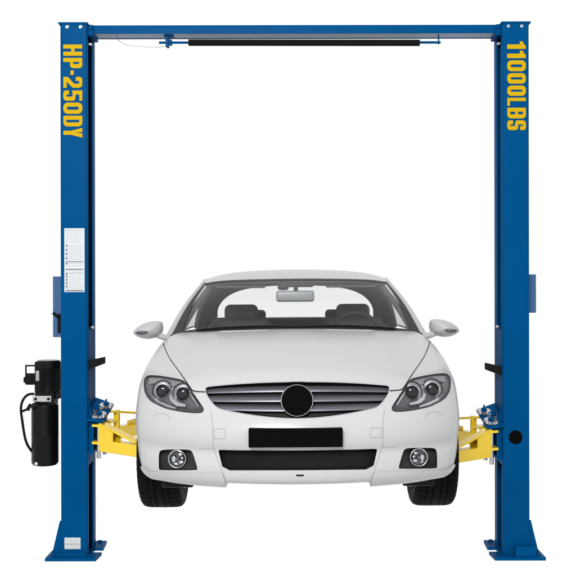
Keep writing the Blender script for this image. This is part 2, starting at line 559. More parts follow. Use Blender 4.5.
def cyl_cut(yc, zc, r, x0, x1, n=48):
    V = []; 
    for x in (x0, x1):
        V += [(x, yc + r * math.cos(2 * math.pi * k / n), zc + r * math.sin(2 * math.pi * k / n)) for k in range(n)]
    Fc = [[k, (k + 1) % n, n + (k + 1) % n, n + k] for k in range(n)] + [list(range(n)), list(range(n, 2 * n))]
    return raw_obj('cut', V, Fc)
WY, WR, RWY = .90, .335, 3.855
for yc in (WY, RWY):
    for sgn in (-1, 1):
        c = cyl_cut(yc, .37, .395, sgn * .60, sgn * 1.2); boolean(B, c, 'DIFFERENCE'); drop(c)
half = [(0, 1.40), (.42, 1.45), (.66, 1.56), (.79, 1.74), (.80, 2.2), (.80, 3.5), (.76, 3.9), (.55, 4.06), (0, 4.10)]
poly = half + [(-x, y) for x, y in half[::-1][1:-1]]
c = raw_obj('cut', [(x, y, .42) for x, y in poly] + [(x, y, 1.3) for x, y in poly],
            [[i, (i + 1) % len(poly), len(poly) + (i + 1) % len(poly), len(poly) + i] for i in range(len(poly))] + [list(range(len(poly))), list(range(len(poly), 2 * len(poly)))])
boolean(B, c, 'DIFFERENCE'); drop(c)

# bonnet outline in plan, traced from the shut line
def curve(pts, n):
    """smooth curve through 3D points, n samples"""
    P = np.array(pts, float); d = np.concatenate([[0], np.cumsum(np.linalg.norm(np.diff(P, axis=0), axis=1))])
    sp = [Spline(list(zip(d, P[:, k]))) for k in range(3)]
    t = np.linspace(0, d[-1], n)
    return np.stack([s(t) for s in sp], 1)
def px_curve(pts, n):
    c = curve([(x, y, 0) for x, y in pts], n); return [(x, y) for x, y, _ in c]
shut = np.concatenate([hits(px_curve([(163.7, 342), (168.3, 353.7), (173.2, 361.8), (179.4, 370.2), (186, 379.8), (191.8, 388.6)], 26)),
                       hits([(193, 389.8), (195.5, 390.7), (200, 391.1), (206.5, 391.4), (214, 391.2), (226, 390), (245, 388), (268, 386.6), (297.9, 386)])])
hood = [(p[0], p[1]) for p in shut]
hood = [(-.822, 1.535), (-.830, 1.35)] + [p for p in hood if 0 < p[1] < 1.47]
rearh = [(-.818, 1.575), (-.62, 1.435), (-.4, 1.355), (-.2, 1.315), (0, 1.30)]
hood[-1] = (0.0, hood[-1][1])
left = [(x, y) for x, y in rearh[::-1]] + hood
def plan_off(L, k):
    full = L + [(-x, y) for x, y in L[::-1][1:-1]]
    full = [np.array([a, 0, b]) for a, b in full]
    Q = scale2(full, k); return [(q[0], q[2]) for q in Q]
def plan_cut(L, z0, z1):
    n = len(L)
    return raw_obj('cut', [(x, y, z0) for x, y in L] + [(x, y, z1) for x, y in L],
                   [[i, (i + 1) % n, n + (i + 1) % n, n + i] for i in range(n)] + [list(range(n)), list(range(n, 2 * n))])
Hd = dup_raw(B, 'solid_hood')
c = plan_cut(plan_off(left, -.0024), .70, 1.3); boolean(Hd, c, 'INTERSECT'); drop(c)
c = plan_cut(plan_off(left, .0024), .695, 1.3); boolean(B, c, 'DIFFERENCE'); drop(c)
# bumper: everything below the lamps and ahead of the wheel arch
hb = hits([(196, 412.5), (183, 411.2), (166, 407.7), (152, 401)])
bl = [(0, .95), (-.535, .95), (-.535, .70)] + [(p[0], p[2] - .001) for p in hb] + [(-.90, .735), (-1.15, .735), (-1.15, .1), (0, .1)]
bl2 = bl[1:-1]
bpoly = bl2 + [(-x, z) for x, z in bl2[::-1]]
def front_prism(P, y0, y1):
    n = len(P)
    return raw_obj('cut', [(x, y0, z) for x, z in P] + [(x, y1, z) for x, z in P],
                   [[i, (i + 1) % n, n + (i + 1) % n, n + i] for i in range(n)] + [list(range(n)), list(range(n, 2 * n))])
off = lambda P, k: [(q[0], q[2]) for q in scale2([np.array([a, 0, b]) for a, b in P], k)]
Bm = dup_raw(B, 'solid_bumper')
c = front_prism(off(bpoly, -.0003), -.5, .5995); boolean(Bm, c, 'INTERSECT'); drop(c)
c = front_prism(off(bpoly, .0003), -.5, .6005); boolean(B, c, 'DIFFERENCE'); drop(c)
for P in (HLp, mirror(HLp)):
    c = front_cutter(P, .11)
    for o in (B, Bm, Hd): boolean(o, c, 'DIFFERENCE')
    drop(c)
for P, d in ((GRp, .07), (INp, .07), (FGp, .075), (mirror(FGp), .075)):
    c = front_cutter(P, d); boolean(Bm, c, 'DIFFERENCE'); boolean(Hd, c, 'DIFFERENCE'); drop(c)

def finish(o, name, parent):
    """exact surface normals on the outer skin, dark material on deep cut faces"""
    me = o.data; o.name = name; me.name = name
    me.materials.clear(); me.materials.append(M['paint']); me.materials.append(M['recess'])
    nP = len(me.polygons); nL = len(me.loops); nV = len(me.vertices)
    co = np.empty(nV * 3); me.vertices.foreach_get('co', co); co = co.reshape(-1, 3)
    cen = np.empty(nP * 3); me.polygons.foreach_get('center', cen); cen = cen.reshape(-1, 3)
    pn = np.empty(nP * 3); me.polygons.foreach_get('normal', pn); pn = pn.reshape(-1, 3)
    tot = np.empty(nP, int); me.polygons.foreach_get('loop_total', tot)
    lv = np.empty(nL, int); me.loops.foreach_get('vertex_index', lv)
    g = fgrad(cen); g /= np.maximum(np.linalg.norm(g, axis=1), 1e-6)[:, None]
    f = fbody(cen[:, 0], cen[:, 1], cen[:, 2])
    skin = (np.abs(f) < .004) & ((g * pn).sum(1) > .8)
    gv = fgrad(co); gv /= np.maximum(np.linalg.norm(gv, axis=1), 1e-6)[:, None]
    lp = np.repeat(np.arange(nP), tot)
    nl = np.where(skin[lp][:, None], gv[lv], pn[lp])
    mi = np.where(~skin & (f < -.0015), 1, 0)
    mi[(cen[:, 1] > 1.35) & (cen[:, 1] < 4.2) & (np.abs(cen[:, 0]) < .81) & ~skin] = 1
    me.polygons.foreach_set('material_index', mi.astype(np.int32))
    me.polygons.foreach_set('use_smooth', np.ones(nP, bool))
    me.normals_split_custom_set([tuple(v) for v in nl])
    o.parent = parent
    return o
body = finish(B, 'body', car)
hood_o = finish(Hd, 'bonnet', car)
bumper = finish(Bm, 'front_bumper', car)

def grid_patch(rows, name, m, parent, thick=0, flip=False, edge=0):
    """rows: list of rows of 3D points -> smooth sheet, optionally thickened along its normals"""
    A = np.array(rows, float); nr, nc = A.shape[:2]
    V = A.reshape(-1, 3); Fc = [[r * nc + c, r * nc + c + 1, (r + 1) * nc + c + 1, (r + 1) * nc + c] for r in range(nr - 1) for c in range(nc - 1)]
    mb = MB()
    if not thick:
        mb.add(V, Fc, True)
    else:
        du = np.gradient(A, axis=1); dv = np.gradient(A, axis=0)
        N = np.cross(du, dv); N /= np.maximum(np.linalg.norm(N, axis=2), 1e-9)[..., None]
        if flip: N = -N
        V2 = (A - N * thick).reshape(-1, 3); n = len(V)
        F2 = [[n + i for i in f][::-1] for f in Fc]
        bd = [c for c in range(nc)] + [r * nc + nc - 1 for r in range(1, nr)] + [(nr - 1) * nc + c for c in range(nc - 2, -1, -1)] + [r * nc for r in range(nr - 2, 0, -1)]
        Fe = [[bd[i], bd[(i + 1) % len(bd)], n + bd[(i + 1) % len(bd)], n + bd[i]] for i in range(len(bd))]
        mats = m if isinstance(m, (list, tuple)) else [m]
        mb.add(np.concatenate([V, V2]), Fc, True, 0)
        nb = len(mb.f)
        for f in F2: mb.f.append(tuple(f)); mb.sm.append(True); mb.mi.append(len(mats) - 1)
        for f in Fe: mb.f.append(tuple(f)); mb.sm.append(False); mb.mi.append(edge)
    return mb.build(name, m, parent)

def coons(B0, B1, L, Rr):
    """B0,B1: bottom/top curves (n,3); L,Rr: left/right (m,3)"""
    n, m = len(B0), len(L); u = np.linspace(0, 1, n)[None, :, None]; v = np.linspace(0, 1, m)[:, None, None]
    c = (1 - v) * B0[None] + v * B1[None] + (1 - u) * L[:, None] + u * Rr[:, None]
    c -= (1 - u) * (1 - v) * B0[0] + u * (1 - v) * B0[-1] + (1 - u) * v * B1[0] + u * v * B1[-1]
    return c
mx = lambda P: np.array(P) * np.array([-1, 1, 1])
def both(half):                       # half curve from centre outwards -> full, left to right
    h = list(half); return [mx(p) for p in h[::-1][:-1]] + [np.array(p) for p in h]

# ---- greenhouse
WB = curve(both([(0, 1.34, 1.034), (.45, 1.41, 1.024), (.72, 1.55, 1.004), (.838, 1.66, .990)]), 41)
WT = curve(both([(0, 2.02, 1.366), (.35, 2.05, 1.362), (.58, 2.12, 1.351), (.668, 2.20, 1.338)]), 41)
WSr = curve([(.838, 1.66, .990), (.765, 1.915, 1.174), (.668, 2.20, 1.338)], 21)
ws = coons(WB, WT, mx(WSr), WSr)
cv = np.linspace(0, 1, 21)[:, None]; cu = np.linspace(-1, 1, 41)[None, :]
ws[..., 1] -= .03 * (4 * cv * (1 - cv)) * (1 - cu ** 2)
ws[..., 2] += .012 * (4 * cv * (1 - cv)) * (1 - cu ** 2)
windshield = grid_patch(ws, 'windscreen', M['glass'], car)
# black border of the windscreen: side bands, header band and cowl band, each a strip lying 2 mm over the glass
N = np.cross(np.gradient(ws, axis=1), np.gradient(ws, axis=0)); N /= np.linalg.norm(N, axis=2)[..., None]
if N[10, 20, 1] > 0: N = -N
def on_ws(u, v, off=.003):
    iu = (u + 1) / 2 * 40; iv = v * 20; i = int(min(max(iu, 0), 39)); j = int(min(max(iv, 0), 19)); a = iu - i; b = iv - j
    P = lambda A: A[j, i] * (1 - a) * (1 - b) + A[j, i + 1] * a * (1 - b) + A[j + 1, i] * (1 - a) * b + A[j + 1, i + 1] * a * b
    return P(ws) + P(N) * off
mb = MB()
for sg in (-1, 1):
    rows = [[on_ws(sg * (1.0 - w * (.105 * (1 - v) + .035 * v)), v) for w in np.linspace(0, 1, 5)] for v in np.linspace(0, 1, 25)]
    A = np.array(rows); nr, nc = A.shape[:2]
    mb.add(A.reshape(-1, 3), [[r * nc + q, r * nc + q + 1, (r + 1) * nc + q + 1, (r + 1) * nc + q] for r in range(nr - 1) for q in range(nc - 1)], True)
for v0, v1 in ((-.0, .045), (.945, 1.0)):
    rows = [[on_ws(u, v0 + (v1 - v0) * w, .002) for w in np.linspace(0, 1, 3)] for u in np.linspace(-1, 1, 60)]
    A = np.array(rows); nr, nc = A.shape[:2]
    mb.add(A.reshape(-1, 3), [[r * nc + q, r * nc + q + 1, (r + 1) * nc + q + 1, (r + 1) * nc + q] for r in range(nr - 1) for q in range(nc - 1)], True)
mb.build('black_border', M['seal'], windshield)

RTp = [(0, 3.36, 1.388), (.35, 3.37, 1.378), (.56, 3.40, 1.352), (.635, 3.43, 1.325)]
RT = curve(both(RTp), 41)
rail = curve([(.668, 2.20, 1.338), (.690, 2.45, 1.362), (.692, 2.75, 1.372), (.672, 3.1, 1.357), (.635, 3.43, 1.325)], 31)
rf = coons(WT, RT, mx(rail), rail)
cv = np.linspace(0, 1, 31)[:, None]
rf[..., 2] += .028 * np.sin(math.pi * cv) * (1 - np.abs(cu) ** 2.6)
rf[..., 2] += .004
grid_patch(rf, 'roof', [M['paint'], M['liner']], car, thick=.028)
RB = curve(both([(0, 4.22, 1.020), (.45, 4.17, 1.018), (.68, 4.06, 1.010), (.745, 3.99, 1.005)]), 41)
RSr = curve([(.745, 3.99, 1.005), (.715, 3.73, 1.17), (.635, 3.43, 1.325)], 15)
rg = coons(RB, RT, mx(RSr), RSr)
rg[..., 2] += .02 * np.sin(math.pi * np.linspace(0, 1, 15))[:, None] * (1 - cu ** 2)
rear_glass = grid_patch(rg, 'rear_window', M['glass'], car)
mb = MB(); ring_i = []; ring_o = []
def on_rg(u, v, d):
    iu = min(max((u + 1) / 2 * 40, 0), 39.999); iv = min(max(v * 14, 0), 13.999); i = int(iu); j = int(iv); a = iu - i; b = iv - j
    p = rg[j, i] * (1 - a) * (1 - b) + rg[j, i + 1] * a * (1 - b) + rg[j + 1, i] * (1 - a) * b + rg[j + 1, i + 1] * a * b
    return p + np.array([0, -.003, -.006]) * d
for th in np.linspace(0, math.pi, 60):
    c, s_ = math.cos(th), math.sin(th)
    u = .965 * math.copysign(abs(c) ** .55, c); v = .80 * s_ ** .62
    k = min(1 / abs(u) if abs(u) > 1e-6 else 9, 1 / v if v > 1e-6 else 9)
    ring_i.append(on_rg(u, v, 1)); ring_o.append(on_rg(u * k if abs(u * k) < 1 else math.copysign(1, u), min(1, v * k), 1))
mb.add(ring_i + ring_o, [[i, i + 1, 60 + i + 1, 60 + i] for i in range(59)], True)
mb.build('black_border', M['liner'], rear_glass)
# side glass, rear pillars and the pillar-and-rail tube on both sides
belt = curve([(.846, 1.70, .985), (.862, 2.2, .983), (.864, 2.7, .980), (.855, 3.18, .982)], 25)
railg = curve([(.690, 2.22, 1.325), (.700, 2.5, 1.345), (.700, 2.75, 1.352), (.690, 3.02, 1.340)], 25)
gfr = curve([(.846, 1.70, .985), (.782, 1.94, 1.168), (.690, 2.22, 1.325)], 11)
gre = curve([(.855, 3.18, .982), (.795, 3.10, 1.17), (.690, 3.02, 1.340)], 11)
cb = curve([(.855, 3.18, .975), (.838, 3.6, .985), (.745, 3.99, .995)], 13)
ct = curve([(.690, 3.02, 1.348), (.668, 3.22, 1.342), (.635, 3.43, 1.325)], 13)
cl = curve([(.855, 3.18, .975), (.797, 3.10, 1.17), (.690, 3.02, 1.348)], 13)
for sg in (1, -1):
    f = (lambda P: P) if sg > 0 else mx
    sw = grid_patch(coons(f(belt), f(railg), f(gfr), f(gre)), 'side_window', M['glass'], car)
    MB().tube(f(belt) + np.array([sg * .006, 0, .004]), .007, 8).build('waist_trim', M['seal'], sw)
    grid_patch(coons(f(cb), f(ct), f(cl), f(RSr[:]) if len(RSr) == 13 else f(curve([(.745, 3.99, .995), (.715, 3.73, 1.17), (.635, 3.43, 1.325)], 13))),
               'rear_pillar', [M['paint'], M['liner']], car, thick=.03, flip=sg < 0, edge=1)
    path = np.concatenate([curve([(.872, 1.635, .955), (.855, 1.70, 1.000), (.781, 1.93, 1.172), (.684, 2.22, 1.338)], 22), rail[3:] + np.array([.010, 0, -.004])])
    path[:, 0] += 0
    rr = list(np.linspace(.023, .0135, 22)) + [.0125] * (len(path) - 22)
    MB().tube(f(path), rr, 14).build('windscreen_pillar', M['paint'], car)
    yy = np.linspace(1.70, 3.95, 30); xi = np.full(30, .780); xo = np.interp(yy, [1.70, 2.2, 3.2, 3.6, 3.95], [.838, .853, .846, .825, .77])
    tr_ = [[(x, y, HC(y) - CR(y) * x * x + .004 - (0.010 if k == 2 else 0) - (.03 if k == 0 else 0)) for x, y in zip(xx, yy)] for k, xx in enumerate((xi, (xi + xo) / 2 - .02, xo))]
    grid_patch([list(f(np.array(r_))) for r_ in tr_], 'door_top_trim', M['trim'], car)
    # inner trim of the pillar
    MB().tube(f(curve([(.80, 1.69, .985), (.725, 1.95, 1.155), (.630, 2.22, 1.318)], 16)), .022, 10).build('pillar_trim', M['liner'], car)

# cowl and wipers in front of the screen
cw = [[(x, y + .0, z) for x, y, z in row] for row in (
    [(x, np.interp(abs(x), [0, .2, .4, .62, .80, .86], [1.303, 1.318, 1.358, 1.438, 1.56, 1.62]), 0) for x in np.linspace(-.85, .85, 41)],
    [(x, np.interp(abs(x), [0, .45, .72, .838, .87], [1.40, 1.47, 1.62, 1.74, 1.79]), 0) for x in np.linspace(-.862, .862, 41)])]
cw = np.array(cw); 
for r in range(2):
    cw[r, :, 2] = HC(cw[r, :, 1]) - CR(cw[r, :, 1]) * cw[r, :, 0] ** 2 - (.012 if r == 0 else .002)
cowl = grid_patch(cw, 'cowl_panel', M['black'], car)
for x0, x1, s0 in ((-.62, .02, 1), (-.02, .62, 1)):
    pts = [on_ws(u, .022 + .014 * math.sin(math.pi * k / 12), .010) for k, u in enumerate(np.linspace(x0 / .84, x1 / .84, 13))]
    wp = MB().tube(pts, .006, 8).build('wiper', M['black'], car)
# pale strips for the highlight at the bonnet's rear edge, shaped as washer covers
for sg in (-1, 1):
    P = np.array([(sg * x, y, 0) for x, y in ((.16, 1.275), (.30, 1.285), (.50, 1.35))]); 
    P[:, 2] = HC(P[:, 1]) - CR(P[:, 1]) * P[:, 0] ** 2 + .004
    MB().tube(curve(P, 12), [.004] + [.008] * 10 + [.004], 10).build('washer_highlight', M['paint'], hood_o)

# ---- headlights
def disc_frame(c, nrm):
    n = Vector(nrm).normalized(); return Matrix.Translation(c) @ n.to_track_quat('Z', 'Y').to_matrix().to_4x4()
def ring(mb, Mx, r, t, n=40):
    mb.lathe([(r + t * math.cos(a), t * math.sin(a)) for a in np.linspace(0, 2 * math.pi, 13)[:-1]], Mx, n, closed=True)
lensL = [hits([(162.3, 391)])[0], hits([(182.8, 394)])[0]]
def headlight(sg):
    P = HLp if sg < 0 else mirror(HLp)
    fx = lambda p: Vector((p[0] * (1 if sg < 0 else -1), p[1], p[2]))
    root = empty('headlight', (0, 0, 0), car)
    # housing bowl
    n = len(P); Pi = scale2(P, -.003); rows = []
    c = Pi.mean(0)
    for k, d in ((0, .004), (.04, .035), (.22, .055), (.5, .066), (.8, .07), (1, .07)):
        q = Pi * (1 - k) + c * k
        y = surfY(q[:, 0], q[:, 2]) + d
        rows.append([(a, b, e) for a, b, e in zip(q[:, 0], y, q[:, 2])])
    V = [v for r_ in rows for v in r_]; Fc = [[r_ * n + i, r_ * n + (i + 1) % n, (r_ + 1) * n + (i + 1) % n, (r_ + 1) * n + i] for r_ in range(len(rows) - 1) for i in range(n)]
    MB().add(V, Fc, True).build('housing', M['lamp_dark'], root)
    # projectors
    for j, (p, rad) in enumerate(zip(lensL, (.037, .037))):
        q = fx(p); Mx = disc_frame(q + Vector((0, .045, 0)), (0, -1, .03))
        mb = MB()
        mb.lathe([(rad * 1.5, -.005), (rad * 1.35, .006), (rad * 1.12, -.002), (rad * 1.05, .010), (rad * .98, .012), (rad * .95, -.02)], Mx, 40, caps=False)
        mb.build('bezel', M['lamp_metal'], root)
        mb = MB(); ring(mb, Mx @ Matrix.Translation((0, 0, -.004)), rad * 1.56, .0028, 36); mb.build('bezel_ring', M['seal'], root)
        mb = MB(); mb.lathe([(rad * .97, .0)] + [(rad * .95 * math.cos(a), .02 * math.sin(a)) for a in np.linspace(.1, math.pi / 2, 9)], Mx, 36)
        mb.build('projector_lens', M['lens'], root)
        mb = MB()
        ring(mb, disc_frame(q + Vector((0, .033, 0)), (0, -1, .03)), rad * .62, .0016, 30)
        mb.build('lens_ring', M['lamp_dark'], root)
    # reflector webs between and below the projectors, indicator strip along the top, side reflector
    def loc(px, py, d): return fx(hits([(px, py)])[0]) + Vector((0, d, 0))
    mb = MB()
    mb.tube([loc(170, 396, .04), loc(173, 401, .03), loc(178, 404.5, .026), loc(186, 406, .028)], [.010, .016, .014, .008], 10)
    mb.tube([loc(172.5, 388, .045), loc(172.5, 396, .04), loc(173, 403, .035)], [.008, .013, .010], 10)
    mb.tube([loc(152, 397, .05), loc(158, 402, .035), loc(167, 406, .03), loc(176, 408.5, .03)], [.006, .012, .011, .006], 10)
    mb.tube([loc(190, 394, .04), loc(194, 399, .03), loc(199, 406.5, .022)], [.006, .008, .006], 10)
    mb.build('reflector', M['chrome'], root)
    mb = MB()
    T0 = [(148.5, 377.3), (158, 377.4), (170, 379.5), (183, 382.3), (188.5, 388)]; T1 = [(148.5, 384), (158, 383), (169, 385.5), (180, 388.3), (190, 391.5)]
    A = [list(loc(x, y, .028)) for x, y in T0]; C = [list(loc(x, y, .044)) for x, y in T1]
    A = curve(A, 16); C = curve(C, 16); k = 16
    mb.add(list(A) + list(C), [[i, i + 1, k + i + 1, k + i] for i in range(k - 1)], True)
    mb.build('indicator_strip', M['strip'], root)
    # seal round the rim, clear cover
    y = surfY(P[:, 0], P[:, 2])
    MB().tube([(a, b + .002, e) for (a, _, e), b in zip(P, y)], .0032, 8, closed=True).build('rim_seal', M['seal'], root)
    V, Fc = patch(P, .003, .022, k=-.001)
    MB().add(V, Fc, True).build('clear_cover', M['lampglass'], root)
for sg in (-1, 1): headlight(sg)

# ---- grille
gr = empty('grille', (0, 0, 0), car)
V, Fc = patch(GRp, .062, .03, k=.002); MB().add(V, Fc, True).build('backing', M['recess'], gr)
y = surfY(GRp[:, 0], GRp[:, 2])
MB().tube([(a, b + .0015, e) for (a, _, e), b in zip(GRp, y)], .0032, 8, closed=True).build('chrome_frame', M['chrome'], gr)
def inside(x, z, P):
    r = False; n = len(P)
    for i in range(n):
        a, b = P[i], P[(i + 1) % n]
        if (a[2] > z) != (b[2] > z) and x < a[0] + (z - a[2]) / (b[2] - a[2]) * (b[0] - a[0]): r = not r
    return r
GRg = scale2(GRp, .028)
for yl, yc_ in ((390.2, 389.0), (398.6, 399.0), (406.6, 408.6)):
    Hh = hits([(x, yc_ + (yl - yc_) * ((298 - x) / 88) ** 2 + 0.6) for x in np.linspace(204, 392, 90)])
    pts = [h for h in Hh if inside(h[0], h[2], GRg)]
    prof = [(-.006, -.013), (.006, -.014), (.016, -.011), (.042, .008), (.044, .0125), (.032, .0115), (.010, .003), (-.004, -.006)]   # (back, up)
    vs = []; k = len(prof)
    for p in pts:
        for b_, u_ in prof: vs.append((p[0], p[1] + .022 + b_, p[2] + u_))
    fs = [[i * k + j, i * k + (j + 1) % k, (i + 1) * k + (j + 1) % k, (i + 1) * k + j] for i in range(len(pts) - 1) for j in range(k)]
    fs += [list(range(k)), [(len(pts) - 1) * k + j for j in range(k)]]
    MB().add(vs, fs, True).build('slat', M['slat'], gr)
bc = hits([(297.6, 400.6)])[0]; bd = Vector((0, -1, .32)).normalized()
emb = MB(); Mx = disc_frame(Vector(bc) + Vector((0, .004, 0)), bd)
emb.lathe([(.0, -.03), (.078, -.03), (.078, .004), (0, .007)], Mx, 48)
eo = emb.build('emblem', M['disc'], gr)
mb = MB(); ring(mb, Matrix(Mx), .0815, .0032, 56); mb.build('emblem_ring', M['ring'], gr)

# ---- plate
pc = hits([(249.2, 427.4), (342.6, 446)])
mb = MB(); yp = surfY([0.], [.54])[0]
mb.prism(rrect(pc[0][0], pc[1][2], pc[1][0], pc[0][2], .004), yp - .018, yp + .05, lambda a, b, t: (a, t, b))
mb.build('number_plate', M['disc'], car)

# ---- lower intake with diamond mesh
it = empty('lower_intake', (0, 0, 0), car)
V, Fc = patch(INp, .060, .03, k=.002); MB().add(V, Fc, True).build('backing', M['recess'], it)
mb = MB(); Pi = scale2(INp, -.002)
x0, x1 = Pi[:, 0].min(), Pi[:, 0].max(); z0, z1 = Pi[:, 2].min(), Pi[:, 2].max()
for dr in (1, -1):
    for b0 in np.arange(x0 - .2, x1 + .2, .0135):
        seg = []
        for t in np.linspace(0, 1, 13):
            z = z0 + (z1 - z0) * t; x = b0 + dr * (z - z0) * .8
            if inside(x, z, Pi): seg.append((x, z))
        if len(seg) > 3:
            xx = np.array([q[0] for q in seg]); zz = np.array([q[1] for q in seg]); yy = surfY(xx[[0, -1]], zz[[0, -1]])
            mb.tube([(xx[0], yy[0] + .032, zz[0]), (xx[-1], yy[1] + .032, zz[-1])], .0019, 6, caps=False)
mb.build('mesh', M['black'], it)
V, Fc = None, None
y = surfY(INp[:, 0], INp[:, 2])
MB().tube([(a, b + .004, e) for (a, _, e), b in zip(INp, y)], .003, 8, closed=True).build('intake_rim', M['seal'], it)

# ---- fog lamps
def fog(sg):
    P = FGp if sg < 0 else mirror(FGp)
    fx = lambda p: Vector((p[0] * (1 if sg < 0 else -1), p[1], p[2]))
    root = empty('fog_light', (0, 0, 0), car)
    n = len(P); c = P.mean(0); rows = []
    for k, d in ((0, .010), (.03, .040), (.3, .050), (1, .055)):
        q = P * (1 - k) + c * k; y = surfY(q[:, 0], q[:, 2]) + d
        rows.append([(a, b, e) for a, b, e in zip(q[:, 0], y, q[:, 2])])
    MB().add([v for r_ in rows for v in r_], [[r_ * n + i, r_ * n + (i + 1) % n, (r_ + 1) * n + (i + 1) % n, (r_ + 1) * n + i] for r_ in range(3) for i in range(n)], True).build('surround', M['trim'], root)
    q = fx(hits([(176.8, 458.9)])[0]); Mx = disc_frame(q + Vector((0, .018, 0)), (sg * .12, -1, .03))
    mb = MB(); ring(mb, Mx, .0455, .0030, 44); mb.build('chrome_ring', M['chrome'], root)
    mb = MB(); mb.lathe([(.046, .0), (.040, -.010), (.028, -.016), (.012, -.018), (0, -.018)], Mx, 40, caps=False); mb.build('bowl', M['bulb_metal'], root)
    mb = MB()
    for cx, cy, rx, ry in ((-.020, -.002, .013, .020), (.018, -.018, .014, .010), (.014, .022, .012, .009), (.024, .004, .008, .007)):
        mb.lathe([(1, -.011), (.8, -.006), (0, -.003)], Mx @ Matrix.Translation((cx * (1 if sg < 0 else -1), cy, 0)) @ Matrix.Diagonal((rx, ry, 1, 1)), 20)
    mb.build_each('reflector', M['chrome'], root)
    mb = MB(); mb.lathe([(.009, -.016), (.009, .001), (.006, .004), (0, .004)], Mx, 18); mb.build('bulb_cap', M['lamp_dark'], root)
    mb = MB(); mb.lathe([(.046, .002), (.034, .006), (.018, .009), (0, .010)], Mx, 36, caps=False); mb.build('clear_cover', M['lampglass'], root)
for sg in (-1, 1): fog(sg)

# ---- fine lines on the bumper
def line(pts, r, name, m, closed=False, bothsides=True, parent=bumper, off=-.0003):
    mb = MB()
    H = hits(pts)
    for s_ in ((1, -1) if bothsides else (1,)):
        mb.tube([(p[0] * s_, p[1] + off, p[2]) for p in H], r, 6, closed=closed)
    return mb.build_each(name, m, parent)
line(px_curve([(211.5, 410.5), (212.6, 420), (213.2, 432), (213.8, 446.5), (217, 457), (221, 468), (225.6, 481)], 60), .0011, 'panel_seam', M['groove'])
line([tuple(p) for p in rrect(214.3, 428.3, 225.4, 438.2, 1.6, 4)], .0011, 'towing_eye_cover', M['groove'], True)
line(px_curve([(153.5, 415.5), (156, 413.6), (163, 412.8), (168, 414.5), (170, 418), (169.6, 421)], 30), .0010, 'lamp_washer_cover', M['groove'])
line(px_curve([(199, 448.4), (206, 448.1), (213.8, 447.4)], 20), .0010, 'bumper_crease', M['groove'])
LP = hits(px_curve([(143.2, 465.5), (145.5, 468.2), (150, 470.2), (158, 471.2), (176, 471.7), (198, 471.9), (221, 472.6)], 40) + px_curve([(222.5, 473.5), (224.4, 479), (225.4, 483.6)], 8)
          + px_curve([(221, 484.6), (200, 484.9), (180, 484.2), (166, 482.4), (155, 478.6), (148, 474), (144.4, 468.6)], 30))
LP = np.array([p for p in LP if p[1] > -.05 and abs(fbody(*[np.array([c]) for c in p])[0]) < .002])
for sg in (-1, 1):
    P = LP if sg < 0 else mirror(LP); n_ = len(P)
    V, Fc = patch(P, -.007, .02); mb = MB()
    fl_ = lambda x: math.copysign(.016 * float(sstep(abs(x), .72, .85)), x)
    mb.add([(v[0] + fl_(v[0]), v[1], v[2]) for v in V], Fc, True)
    ys_ = surfY(P[:, 0], P[:, 2])
    mb.add([(p[0] + fl_(p[0]), y_ - .007, p[2]) for p, y_ in zip(P, ys_)] + [(p[0], y_ + .004, p[2]) for p, y_ in zip(P, ys_)], [[i, (i + 1) % n_, n_ + (i + 1) % n_, n_ + i] for i in range(n_)], False)
    mb.build('lip_spoiler', M['paint'], bumper, 50)
sl = hits([(300, 475.4)])[0]
MB().box((sl[0] - .020, sl[1] - .002, sl[2] - .005), (sl[0] + .020, sl[1] + .012, sl[2] + .005), .003).build('tow_slot', M['black'], bumper)
# black under-tray edge behind the lip
for sg in (-1, 1):
    MB().box((sg * .565, .34, .226), (sg * .735, .48, .262), .008).build('under_tray', M['black'], car)

